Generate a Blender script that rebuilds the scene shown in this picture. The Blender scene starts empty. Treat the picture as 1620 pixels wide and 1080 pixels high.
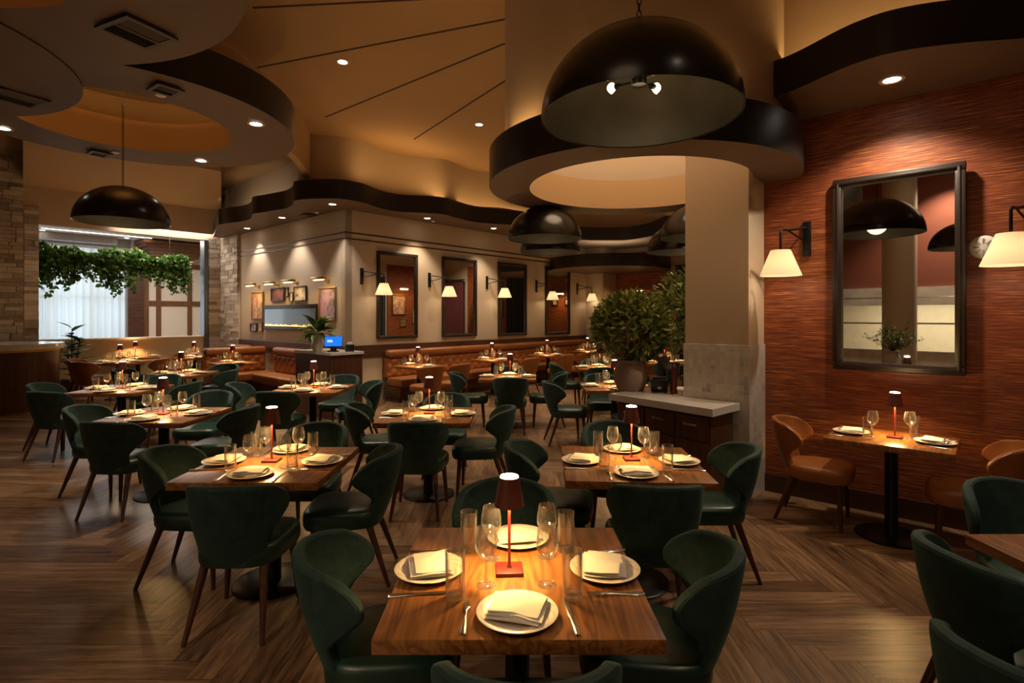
import bpy, bmesh, math, random
from mathutils import Vector, Matrix
sc = bpy.context.scene
COL = sc.collection
rnd = random.Random(7)
PI = math.pi

# ------------------------------------------------------------------ camera, world, exposure
F = 860.0          # focal length in pixels of the 1620 px wide frame
EYE = 1.70
HOR = 500.0
cam_d = bpy.data.cameras.new('camera')
cam_d.sensor_width = 36.0
cam_d.lens = F / 1620 * 36
cam_d.shift_y = -(540 - HOR) / 1620
cam_d.clip_start = 0.05
cam = bpy.data.objects.new('camera', cam_d)
COL.objects.link(cam)
cam.location = (0, 0, EYE)
cam.rotation_euler = (PI / 2, 0, 0)
sc.camera = cam

w = bpy.data.worlds.new('daylight')
sc.world = w
w.use_nodes = True
w.node_tree.nodes['Background'].inputs[0].default_value = (0.80, 0.90, 0.96, 1)
w.node_tree.nodes['Background'].inputs[1].default_value = 0.36

vs = sc.view_settings
vs.view_transform = 'Standard'
vs.look = 'None'
vs.gamma = 1
vs.use_curve_mapping = False
vs.exposure = 1.0
sc.cycles.use_denoising = True
sc.cycles.max_bounces = 16
sc.cycles.diffuse_bounces = 4
sc.cycles.glossy_bounces = 4
sc.cycles.transmission_bounces = 14
sc.cycles.transparent_max_bounces = 24
sc.cycles.caustics_reflective = False
sc.cycles.caustics_refractive = False
sc.cycles.sample_clamp_indirect = 4.0
sc.cycles.use_adaptive_sampling = True
sc.cycles.adaptive_threshold = 0.02

# ------------------------------------------------------------------ room frame: b runs along B, a along A
ANG = math.radians(48.3)
BX, BY = math.cos(ANG), math.sin(ANG)
AX, AY = -BY, BX
B_WALL = 5.62      # plane of the red wall and of the picture wall
A_MIR = 9.27       # plane of the mirror wall
A_OPEN = 15.22     # plane of the wall with the wide opening
B_END = 13.77      # end of the back room
A_SIDE = 1.72      # side wall of the back room
CEIL = 5.0
def W(a, b, z=0.0):
    return Vector((a * AX + b * BX, a * AY + b * BY, z))
def AB(x, y):
    return (x * AX + y * AY, x * BX + y * BY)
def hz(px, py, z):
    d = F * (EYE - z) / (py - HOR)
    return Vector(((px - 810) / F * d, d, z))
def hit_b(px, py, b):
    r = (px - 810) / F
    d = b / (r * BX + BY)
    return Vector((r * d, d, EYE + (HOR - py) / F * d))
def hit_a(px, py, a):
    r = (px - 810) / F
    d = a / (r * AX + AY)
    return Vector((r * d, d, EYE + (HOR - py) / F * d))
RZ_A = ANG                    # faces a viewer who looks along +A
RZ_B = ANG - PI / 2           # faces a viewer who looks along +B

# ------------------------------------------------------------------ large area lights (added fill over the soffits and behind the camera, kitchen, next room)
def area(name, loc, power, color, size, size_y=None, rot=(0, 0, 0), shape=None, parent=None, spread=PI):
    l = bpy.data.lights.new(name, 'AREA')
    l.energy = power
    l.color = color
    l.size = size
    if size_y:
        l.shape = 'RECTANGLE'
        l.size_y = size_y
    else:
        l.shape = shape or 'DISK'
    l.spread = spread
    o = bpy.data.objects.new(name, l)
    COL.objects.link(o)
    o.location = loc
    o.rotation_euler = rot
    if parent:
        o.parent = parent
    return o
WARM = (1.0, 0.52, 0.17)
UP = (PI, 0, 0)
AMBER = (1.0, 0.56, 0.2)
area('fill_light', (-3.27, 2.62, 4.20), 9, AMBER, 3.0, rot=UP)  # added amber uplights above the soffits, fill for the ceiling
area('fill_light', (-4.1, 5.8, 4.02), 5, AMBER, 0.6, rot=UP)
area('fill_light', W(0.9, 5.25, 3.95), 4, AMBER, 0.5, 2.0, rot=(PI, 0, ANG))
area('fill_light', W(8.5, 6.6, 4.2), 4.5, AMBER, 2.0, 0.5, rot=(PI, 0, ANG))
area('fill_light', W(8.6, 9.5, 4.2), 4.5, AMBER, 3.0, 0.5, rot=(PI, 0, ANG))
for k_ in range(4):      # added fill on top of the ring, brightens the drum
    t_ = math.radians(175 + 34 * k_)
    area('fill_light', (1.27 + 1.42 * math.cos(t_), 5.53 + 1.42 * math.sin(t_), 3.40), 0.55, AMBER, 0.10, 0.6, rot=(PI, 0, t_))
area('drum_light', (1.27, 5.53, 4.6), 24, (1.0, 0.70, 0.42), 1.6)
area('fill_light', (2.7, 14.6, 3.32), 4, (1.0, 0.74, 0.48), 1.6, rot=UP)  # added uplight over the bulkhead, brightens the panel above
area('kitchen_light', W(1.0, -5.3, 2.3), 60, (1.0, 0.86, 0.6), 5.0, 0.8, rot=(0, 0, ANG + PI / 2))
area('next_room_light', W(16.2, 4.3, 3.82), 100, (1.0, 0.86, 0.72), 3.0, rot=(0, 0, 0))
area('fill_light', W(12.6, 4.9, 4.12), 4, (1.0, 0.78, 0.55), 2.2, 0.4, rot=(PI / 2, 0, ANG - PI / 2))  # added fill turned towards the upper picture wall
area('rear_fill_light', W(0.5, -1.2, 4.7), 8, (1.0, 0.72, 0.46), 2.0, rot=(0, 0, 0))  # added fill high behind the camera, away from the bar
area('window_daylight', W(20.3, 3.0, 2.3), 34, (0.78, 0.90, 1.0), 3.4, 2.8, rot=(PI / 2, 0, ANG + PI))

# ------------------------------------------------------------------ materials
MATS = {}
class NB:
    """small helper that writes node graphs"""
    def __init__(self, name):
        self.m = bpy.data.materials.new(name)
        self.m.use_nodes = True
        self.t = self.m.node_tree
        self.t.nodes.clear()
        self.out = self.t.nodes.new('ShaderNodeOutputMaterial')
        self.oc = None
    def n(self, typ, **kw):
        x = self.t.nodes.new(typ)
        for k, v in kw.items():
            setattr(x, k, v)
        return x
    def set(self, sock, v):
        if isinstance(v, bpy.types.NodeSocket):
            self.t.links.new(v, sock)
        elif isinstance(v, (tuple, list)) and len(v) == 3 and len(getattr(sock, 'default_value', [0])) == 4:
            sock.default_value = (*v, 1)
        else:
            sock.default_value = v
    def math(self, op, a, b=None, c=None, clamp=False):
        x = self.n('ShaderNodeMath', operation=op, use_clamp=clamp)
        self.set(x.inputs[0], a)
        if b is not None: self.set(x.inputs[1], b)
        if c is not None: self.set(x.inputs[2], c)
        return x.outputs[0]
    def obj(self):
        if self.oc is None:
            self.oc = self.n('ShaderNodeTexCoord').outputs['Object']
        return self.oc
    def sep(self, v):
        return self.n_out(self.n('ShaderNodeSeparateXYZ'), v)
    def n_out(self, x, v):
        self.set(x.inputs[0], v)
        return x.outputs
    def comb(self, x, y, z):
        c = self.n('ShaderNodeCombineXYZ')
        self.set(c.inputs[0], x); self.set(c.inputs[1], y); self.set(c.inputs[2], z)
        return c.outputs[0]
    def mapping(self, v, scale=(1, 1, 1), loc=(0, 0, 0)):
        m = self.n('ShaderNodeMapping')
        self.set(m.inputs[0], v); m.inputs['Scale'].default_value = scale; m.inputs['Location'].default_value = loc
        return m.outputs[0]
    def noise(self, v, scale, detail=3, rough=0.5, dist=0.0):
        x = self.n('ShaderNodeTexNoise')
        self.set(x.inputs['Vector'], v)
        x.inputs['Scale'].default_value = scale; x.inputs['Detail'].default_value = detail
        x.inputs['Roughness'].default_value = rough; x.inputs['Distortion'].default_value = dist
        return x.outputs[0]
    def white(self, v):
        x = self.n('ShaderNodeTexWhiteNoise')
        self.set(x.inputs['Vector'], v)
        return x.outputs['Value']
    def ramp(self, f, stops):
        r = self.n('ShaderNodeValToRGB')
        self.set(r.inputs[0], f)
        e = r.color_ramp.elements
        while len(e) < len(stops): e.new(0.5)
        for k, (p, c) in enumerate(stops):
            e[k].position = p; e[k].color = (*c, 1)
        return r.outputs[0]
    def mix(self, f, a, b, mode='MIX'):
        x = self.n('ShaderNodeMix', data_type='RGBA', blend_type=mode)
        self.set(x.inputs[0], f); self.set(x.inputs[6], a); self.set(x.inputs[7], b)
        return x.outputs[2]
    def bump(self, h, strength=0.3, dist=0.01):
        x = self.n('ShaderNodeBump')
        x.inputs['Strength'].default_value = strength; x.inputs['Distance'].default_value = dist
        self.set(x.inputs['Height'], h)  # unseen downlights added to light the back room
        return x.outputs[0]
    def bsdf(self, color, rough=0.5, metal=0.0, normal=None, **kw):  # unseen downlights added to brighten the kitchen side and camera area
        p = self.n('ShaderNodeBsdfPrincipled')
        self.set(p.inputs['Base Color'], color); self.set(p.inputs['Roughness'], rough); self.set(p.inputs['Metallic'], metal)
        if normal is not None: self.set(p.inputs['Normal'], normal)
        for k, v in kw.items():
            self.set(p.inputs[k.replace('_', ' ')], v)
        self.t.links.new(p.outputs[0], self.out.inputs[0])
        return p
    def finish(self):
        MATS[self.m.name] = self.m
        return self.m

def plain(name, color, rough=0.5, metal=0.0, var=0.12, vscale=6.0, bump=0.0, bscale=60.0, **kw):
    b = NB(name)
    v = b.obj()
    f = b.noise(v, vscale, 3)
    c = b.mix(f, tuple(x * (1 - var) for x in color), tuple(min(1, x * (1 + var)) for x in color))
    nm = b.bump(b.noise(v, bscale, 2), bump, 0.004) if bump else None
    b.bsdf(c, rough, metal, nm, **kw)
    return b.finish()

def glow(name, color, strength):
    b = NB(name)
    e = b.n('ShaderNodeEmission')
    e.inputs[0].default_value = (*color, 1); e.inputs[1].default_value = strength
    b.t.links.new(e.outputs[0], b.out.inputs[0])
    return b.finish()

plain('cream_paint', (0.51, 0.40, 0.285), 0.75, var=0.04, vscale=1.5, bump=0.05, bscale=90)
plain('white_paint', (0.74, 0.68, 0.60), 0.7, var=0.03)
plain('ceiling_paint', (0.46, 0.30, 0.15), 0.8, var=0.05, vscale=0.8)
plain('terracotta_paint', (0.20, 0.055, 0.03), 0.7, var=0.06, vscale=1.0)
plain('fascia_dark', (0.014, 0.010, 0.008), 0.38, var=0.1)
plain('vent_brown', (0.04, 0.024, 0.014), 0.5)
plain('soffit_brown', (0.115, 0.07, 0.04), 0.6, var=0.15, vscale=2.0)
plain('reveal_dark', (0.05, 0.03, 0.015), 0.8)
plain('baseboard_red', (0.045, 0.011, 0.006), 0.4)
plain('dome_black', (0.010, 0.008, 0.006), 0.24, var=0.2)
plain('dome_inside', (0.05, 0.043, 0.028), 0.45, 0.35, var=0.5, vscale=5)
plain('black_metal', (0.008, 0.008, 0.009), 0.35, 0.5)
plain('steel', (0.62, 0.60, 0.57), 0.22, 1.0, var=0.03)
plain('dark_steel', (0.16, 0.17, 0.19), 0.3, 0.9)
plain('brass', (0.55, 0.33, 0.09), 0.28, 1.0)
plain('lamp_red', (0.11, 0.010, 0.005), 0.45)
plain('lamp_shade_red', (0.105, 0.022, 0.014), 0.5)
plain('porcelain', (0.78, 0.70, 0.58), 0.25)
plain('linen', (0.80, 0.74, 0.62), 0.85, bump=0.25, bscale=400)
plain('tan_leather', (0.27, 0.088, 0.019), 0.42, var=0.18, vscale=9, bump=0.12, bscale=220)
plain('green_leather', (0.009, 0.036, 0.022), 0.34, var=0.2, vscale=8, bump=0.12, bscale=220)
plain('mauve_leather', (0.06, 0.022, 0.026), 0.4)
plain('quartz', (0.60, 0.56, 0.52), 0.18, var=0.05, vscale=4)
plain('terracotta_pot', (0.27, 0.18, 0.125), 0.85, var=0.25, vscale=3, bump=0.4, bscale=30)
plain('white_ceramic', (0.70, 0.66, 0.60), 0.35)
plain('soil', (0.02, 0.013, 0.008), 0.9)
plain('twig', (0.07, 0.04, 0.02), 0.8)
plain('plastic_black', (0.010, 0.010, 0.011), 0.35)
plain('paper_white', (0.72, 0.70, 0.66), 0.7)
plain('mill_wood', (0.13, 0.022, 0.010), 0.35)
plain('curtain_dark', (0.030, 0.036, 0.032), 0.85)
plain('curtain_wine', (0.10, 0.018, 0.020), 0.85)
plain('gold_frame', (0.30, 0.16, 0.045), 0.4, 0.6)
plain('black_frame', (0.012, 0.009, 0.008), 0.4)
plain('mirror_frame', (0.018, 0.009, 0.005), 0.45)
plain('marble_band', (0.55, 0.50, 0.42), 0.3, var=0.4, vscale=5)
plain('kitchen_white', (0.80, 0.72, 0.55), 0.5)
plain('grey_wall', (0.30, 0.27, 0.26), 0.7)
glow('lamp_diffuser', (1.0, 0.80, 0.55), 9.0)
glow('downlight_lens', (1.0, 0.88, 0.74), 9.0)
glow('bulb_glow', (1.0, 0.74, 0.40), 12.0)
glow('picture_bulb', (1.0, 0.68, 0.26), 7.0)
glow('led_strip', (1.0, 0.9, 0.75), 4.0)
glow('flame_bed', (1.0, 0.45, 0.09), 2.6)
glow('screen_blue', (0.01, 0.13, 0.75), 0.9)
glow('screen_text', (0.75, 0.85, 1.0), 1.0)
glow('cornice_glow', (0.35, 0.85, 0.9), 0.5)

# velvet
b = NB('green_velvet')
v = b.obj()
f = b.noise(v, 11, 5, 0.68, 0.5)
c = b.ramp(f, [(0.34, (0.005, 0.021, 0.017)), (0.68, (0.017, 0.055, 0.043))])
b.bsdf(c, 0.75, 0, b.bump(b.noise(v, 350, 2), 0.1, 0.002), Sheen_Weight=0.18, Sheen_Roughness=0.4, Sheen_Tint=(0.25, 0.55, 0.42))
b.finish()

# walnut-like woods
def wood(name, dark, light, along='Y', scale=1.0, rough=0.35, coat=0.0):
    b = NB(name)
    v = b.obj()
    s = {'X': (1.0, 9, 9), 'Y': (9, 1.0, 9), 'Z': (9, 9, 1.0)}[along]
    m = b.mapping(v, tuple(x * scale for x in s))
    big = b.noise(m, 1.0, 2, 0.5, 1.2)
    fine = b.noise(b.mapping(v, tuple(x * scale * (7 if x > 1 else 2) for x in s)), 1.0, 3, 0.6)
    rings = b.math('FRACT', b.math('MULTIPLY', big, 6.0))
    rings = b.math('PINGPONG', rings, 0.5)
    f = b.math('ADD', b.math('MULTIPLY', rings, 0.95), b.math('MULTIPLY', fine, 0.55))
    c = b.ramp(f, [(0.15, dark), (0.85, light)])
    b.bsdf(c, rough, 0, b.bump(fine, 0.06, 0.002), Coat_Weight=coat, Coat_Roughness=0.25)
    return b.finish()
wood('table_wood', (0.115, 0.036, 0.008), (0.40, 0.155, 0.036), 'Y', 1.0, 0.33, 0.2)
wood('leg_wood', (0.035, 0.011, 0.004), (0.085, 0.028, 0.010), 'Z', 1.5, 0.35)
wood('panel_wood', (0.040, 0.014, 0.007), (0.105, 0.038, 0.017), 'Z', 0.7, 0.35)
wood('rail_wood', (0.035, 0.012, 0.006), (0.095, 0.034, 0.014), 'X', 0.7, 0.4)
wood('frame_wood', (0.10, 0.038, 0.014), (0.20, 0.085, 0.035), 'Z', 0.7, 0.4)

# herringbone floor
b = NB('herringbone_floor')
v = b.obj()
x, y, z = b.sep(v)
PWD, NPL = 0.135, 8.0
X = b.math('DIVIDE', b.math('ADD', x, 0.05), PWD); Y = b.math('DIVIDE', b.math('ADD', y, 0.02), PWD)
I = b.math('FLOOR', X); J = b.math('FLOOR', Y)
k = b.math('FLOORED_MODULO', b.math('ADD', I, J), 2 * NPL)
fx = b.math('SUBTRACT', X, I); fy = b.math('SUBTRACT', Y, J)
hor = b.math('LESS_THAN', k, NPL - 0.5)
ver = b.math('SUBTRACT', 1.0, hor)
def sel(h_, v_):
    return b.math('ADD', b.math('MULTIPLY', hor, h_), b.math('MULTIPLY', ver, v_))
kv = b.math('SUBTRACT', k, NPL)
along = sel(b.math('ADD', k, fx), b.math('ADD', kv, fy))
across = sel(fy, fx)
ida = sel(b.math('SUBTRACT', I, k), b.math('ADD', I, 517.0))
idb = sel(J, b.math('SUBTRACT', J, kv))
rid = b.white(b.comb(ida, idb, 0.0))
rid2 = b.white(b.comb(idb, ida, 3.0))
gv = b.comb(b.math('ADD', b.math('MULTIPLY', along, 0.22), b.math('MULTIPLY', rid, 60.0)), b.math('ADD', b.math('MULTIPLY', across, 2.4), b.math('MULTIPLY', rid2, 40.0)), 0.0)
g1 = b.noise(gv, 1.6, 4, 0.6, 0.6)
g2 = b.noise(gv, 7.0, 3, 0.6)
f = b.math('ADD', b.math('ADD', b.math('MULTIPLY', g1, 0.75), b.math('MULTIPLY', g2, 0.3)), b.math('MULTIPLY', b.math('SUBTRACT', rid, 0.5), 0.22))
c = b.ramp(f, [(0.30, (0.040, 0.019, 0.008)), (0.52, (0.165, 0.088, 0.042)), (0.76, (0.36, 0.215, 0.115))])
e1 = b.math('MINIMUM', across, b.math('SUBTRACT', 1.0, across))
e2 = b.math('MINIMUM', along, b.math('SUBTRACT', NPL, along))
edge = b.math('MINIMUM', e1, e2)
gap = b.math('LESS_THAN', edge, 0.018)
c = b.mix(b.math('MULTIPLY', gap, 0.7), c, (0.018, 0.010, 0.006))
hgt = b.math('MINIMUM', b.math('MULTIPLY', edge, 20.0), 1.0)
b.bsdf(c, b.math('ADD', 0.26, b.math('MULTIPLY', g2, 0.16)), 0, b.bump(b.math('ADD', hgt, b.math('MULTIPLY', g2, 0.15)), 0.12, 0.003))
b.finish()

# red grasscloth
b = NB('red_grasscloth')
x, y, z = b.sep(b.obj())
h = b.math('ADD', x, y)
n1 = b.noise(b.comb(b.math('MULTIPLY', h, 3.0), b.math('MULTIPLY', z, 150.0), 0.0), 1.0, 3, 0.65)
n2 = b.noise(b.comb(b.math('MULTIPLY', h, 7.0), b.math('MULTIPLY', z, 260.0), 5.0), 1.0, 2, 0.6)
n3 = b.noise(b.comb(b.math('MULTIPLY', h, 0.6), b.math('MULTIPLY', z, 1.0), 9.0), 1.0, 2)
f = b.math('ADD', b.math('ADD', b.math('MULTIPLY', n1, 0.7), b.math('MULTIPLY', n2, 0.35)), b.math('MULTIPLY', n3, 0.12))
c = b.ramp(f, [(0.38, (0.05, 0.008, 0.003)), (0.56, (0.155, 0.030, 0.008)), (0.66, (0.34, 0.095, 0.024)), (0.76, (0.75, 0.32, 0.09))])
b.bsdf(c, 0.5, 0, b.bump(f, 0.25, 0.003))
b.finish()

# marble mosaic
b = NB('marble_mosaic')
x, y, z = b.sep(b.obj())
hx = b.math('DIVIDE', b.math('ADD', x, y), 0.044); hz_ = b.math('DIVIDE', z, 0.044)
ix = b.math('FLOOR', hx); iz = b.math('FLOOR', hz_)
fx = b.math('SUBTRACT', hx, ix); fz = b.math('SUBTRACT', hz_, iz)
r1 = b.white(b.comb(ix, iz, 1.0))
r2 = b.white(b.comb(b.math('FLOOR', b.math('DIVIDE', ix, 2.0)), b.math('FLOOR', b.math('DIVIDE', iz, 2.0)), 2.0))
vein = b.noise(b.obj(), 14, 4, 0.6, 1.0)
f = b.math('ADD', b.math('ADD', b.math('MULTIPLY', r1, 0.35), b.math('MULTIPLY', b.math('POWER', r2, 3.0), 0.26)), b.math('MULTIPLY', vein, 0.5))
c = b.ramp(f, [(0.25, (0.62, 0.57, 0.50)), (0.65, (0.48, 0.44, 0.40)), (0.95, (0.25, 0.235, 0.225))])
ed = b.math('MINIMUM', b.math('MINIMUM', fx, b.math('SUBTRACT', 1.0, fx)), b.math('MINIMUM', fz, b.math('SUBTRACT', 1.0, fz)))
g = b.math('LESS_THAN', ed, 0.045)
c = b.mix(g, c, (0.55, 0.50, 0.43))
b.bsdf(c, 0.3, 0, b.bump(b.math('MINIMUM', b.math('MULTIPLY', ed, 10.0), 1.0), 0.2, 0.003))
b.finish()

# ledge stone, each stone its own shade
b = NB('ledge_stone')
geo = b.n('ShaderNodeNewGeometry')
f = b.math('ADD', b.math('MULTIPLY', geo.outputs['Random Per Island'], 0.65), b.math('MULTIPLY', b.noise(b.obj(), 14, 4, 0.65), 0.5))
c = b.ramp(f, [(0.2, (0.26, 0.21, 0.165)), (0.55, (0.48, 0.41, 0.34)), (0.9, (0.68, 0.61, 0.52))])
b.bsdf(c, 0.85, 0, b.bump(b.noise(b.obj(), 40, 4, 0.7), 0.7, 0.02))
b.finish()

# leaves
def leafmat(name, dark, light):
    b = NB(name)
    geo = b.n('ShaderNodeNewGeometry')
    c = b.mix(geo.outputs['Random Per Island'], dark, light)
    p = b.bsdf(c, 0.45)
    tr = b.n('ShaderNodeBsdfTranslucent')
    b.set(tr.inputs[0], c)
    mx = b.n('ShaderNodeMixShader')
    mx.inputs[0].default_value = 0.25
    b.t.links.new(p.outputs[0], mx.inputs[1]); b.t.links.new(tr.outputs[0], mx.inputs[2])
    b.t.links.new(mx.outputs[0], b.out.inputs[0])
    return b.finish()
leafmat('bush_leaf', (0.035, 0.07, 0.014), (0.30, 0.32, 0.065))
leafmat('vine_leaf', (0.02, 0.075, 0.008), (0.12, 0.26, 0.035))
leafmat('broad_leaf', (0.015, 0.05, 0.018), (0.045, 0.11, 0.032))
leafmat('bright_leaf', (0.05, 0.11, 0.02), (0.20, 0.27, 0.06))

# clear glass as thin walls, darker and brighter towards its edges
def thin_glass(name, refl, edge, power=3.0, haze=0.0):
    b = NB(name)
    lw = b.n('ShaderNodeLayerWeight'); lw.inputs[0].default_value = 0.5
    fc = b.math('POWER', lw.outputs['Facing'], power)
    tr = b.n('ShaderNodeBsdfTransparent')
    b.set(tr.inputs[0], b.mix(fc, (0.975, 0.97, 0.955), edge))
    gl = b.n('ShaderNodeBsdfGlossy'); gl.inputs['Roughness'].default_value = 0.07
    gl.inputs[0].default_value = (1, 1, 1, 1)
    fac = b.math('ADD', b.math('MULTIPLY', fc, refl), 0.065, clamp=True)
    mx = b.n('ShaderNodeMixShader')
    b.set(mx.inputs[0], fac)
    b.t.links.new(tr.outputs[0], mx.inputs[1]); b.t.links.new(gl.outputs[0], mx.inputs[2])
    tl = b.n('ShaderNodeBsdfTranslucent'); df = b.n('ShaderNodeBsdfDiffuse')
    hz_ = b.n('ShaderNodeMixShader'); b.t.links.new(tl.outputs[0], hz_.inputs[1]); b.t.links.new(df.outputs[0], hz_.inputs[2])
    m2 = b.n('ShaderNodeMixShader')
    b.set(m2.inputs[0], b.math('ADD', b.math('MULTIPLY', b.math('POWER', fc, 1.6), haze), haze * 0.06))
    b.t.links.new(mx.outputs[0], m2.inputs[1]); b.t.links.new(hz_.outputs[0], m2.inputs[2])
    b.t.links.new(m2.outputs[0], b.out.inputs[0])
    return b.finish()
thin_glass('clear_glass', 0.9, (0.60, 0.55, 0.46), 2.6, 0.20)
thin_glass('ribbed_glass', 0.95, (0.60, 0.55, 0.46), 1.7, 0.22)
thin_glass('pane_glass', 0.25, (0.9, 0.9, 0.9))
plain('dark_panel', (0.05, 0.05, 0.055), 0.45)

b = NB('mirror_glass')
b.bsdf((0.86, 0.86, 0.84), 0.015, 1.0)
b.finish()

# lamp shade of pale cloth, lit from inside
b = NB('shade_cloth')
d1 = b.n('ShaderNodeBsdfDiffuse'); d1.inputs[0].default_value = (0.75, 0.66, 0.5, 1)
tl = b.n('ShaderNodeBsdfTranslucent'); tl.inputs[0].default_value = (0.74, 0.66, 0.52, 1)
mx = b.n('ShaderNodeMixShader'); mx.inputs[0].default_value = 0.6
b.t.links.new(d1.outputs[0], mx.inputs[1]); b.t.links.new(tl.outputs[0], mx.inputs[2])
em = b.n('ShaderNodeEmission'); em.inputs[0].default_value = (1.0, 0.86, 0.64, 1); em.inputs[1].default_value = 0.07
ad = b.n('ShaderNodeAddShader')
b.t.links.new(mx.outputs[0], ad.inputs[0]); b.t.links.new(em.outputs[0], ad.inputs[1])
b.t.links.new(ad.outputs[0], b.out.inputs[0])
b.finish()

# sheer curtain
b = NB('sheer_cloth')
tr = b.n('ShaderNodeBsdfTransparent'); tr.inputs[0].default_value = (0.95, 0.98, 1, 1)
tl = b.n('ShaderNodeBsdfTranslucent'); tl.inputs[0].default_value = (0.78, 0.84, 0.86, 1)
df = b.n('ShaderNodeBsdfDiffuse'); df.inputs[0].default_value = (0.7, 0.75, 0.77, 1)
m1 = b.n('ShaderNodeMixShader'); m1.inputs[0].default_value = 0.4
b.t.links.new(tl.outputs[0], m1.inputs[1]); b.t.links.new(df.outputs[0], m1.inputs[2])
m2 = b.n('ShaderNodeMixShader'); m2.inputs[0].default_value = 0.7
b.t.links.new(tr.outputs[0], m2.inputs[1]); b.t.links.new(m1.outputs[0], m2.inputs[2])
b.t.links.new(m2.outputs[0], b.out.inputs[0])
b.finish()

# plate with a faint red scroll border
b = NB('plate_glaze')
x, y, z = b.sep(b.obj())
r = b.math('SQRT', b.math('ADD', b.math('MULTIPLY', x, x), b.math('MULTIPLY', y, y)))
ring = b.math('MULTIPLY', b.math('GREATER_THAN', r, 0.092), b.math('LESS_THAN', r, 0.119))
ang = b.math('ARCTAN2', y, x)
wv = b.math('SINE', b.math('ADD', b.math('MULTIPLY', ang, 12.0), b.math('MULTIPLY', r, 260.0)))
pt = b.math('GREATER_THAN', b.math('ADD', wv, b.math('MULTIPLY', b.noise(b.obj(), 55, 2), 1.2)), 1.15)
c = b.mix(b.math('MULTIPLY', b.math('MULTIPLY', ring, pt), 0.30), (0.74, 0.66, 0.54), (0.38, 0.12, 0.07))
b.bsdf(c, 0.2)
b.finish()

# pictures: generic abstract paint
def art(name, c0, c1, c2, scale=5.0, seed=0.0):
    b = NB(name)
    v = b.mapping(b.obj(), (1, 1, 1), (seed, seed * 1.7, seed * 0.6))
    f = b.noise(v, scale, 4, 0.6, 1.0)
    c = b.ramp(f, [(0.32, c0), (0.5, c1), (0.68, c2)])
    b.bsdf(c, 0.55)
    return b.finish()
art('art_rose', (0.30, 0.11, 0.06), (0.42, 0.22, 0.13), (0.60, 0.42, 0.28), 6, 1)
art('art_lilac', (0.05, 0.04, 0.06), (0.34, 0.24, 0.32), (0.52, 0.20, 0.22), 4, 2)
art('art_night', (0.01, 0.01, 0.012), (0.03, 0.025, 0.03), (0.34, 0.02, 0.03), 5, 3)
art('art_grey', (0.06, 0.06, 0.06), (0.40, 0.34, 0.30), (0.60, 0.52, 0.46), 4, 4)
art('art_paper', (0.50, 0.44, 0.36), (0.60, 0.55, 0.46), (0.30, 0.24, 0.18), 7, 5)
art('art_field', (0.10, 0.05, 0.015), (0.30, 0.18, 0.06), (0.16, 0.20, 0.26), 3, 6)

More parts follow.
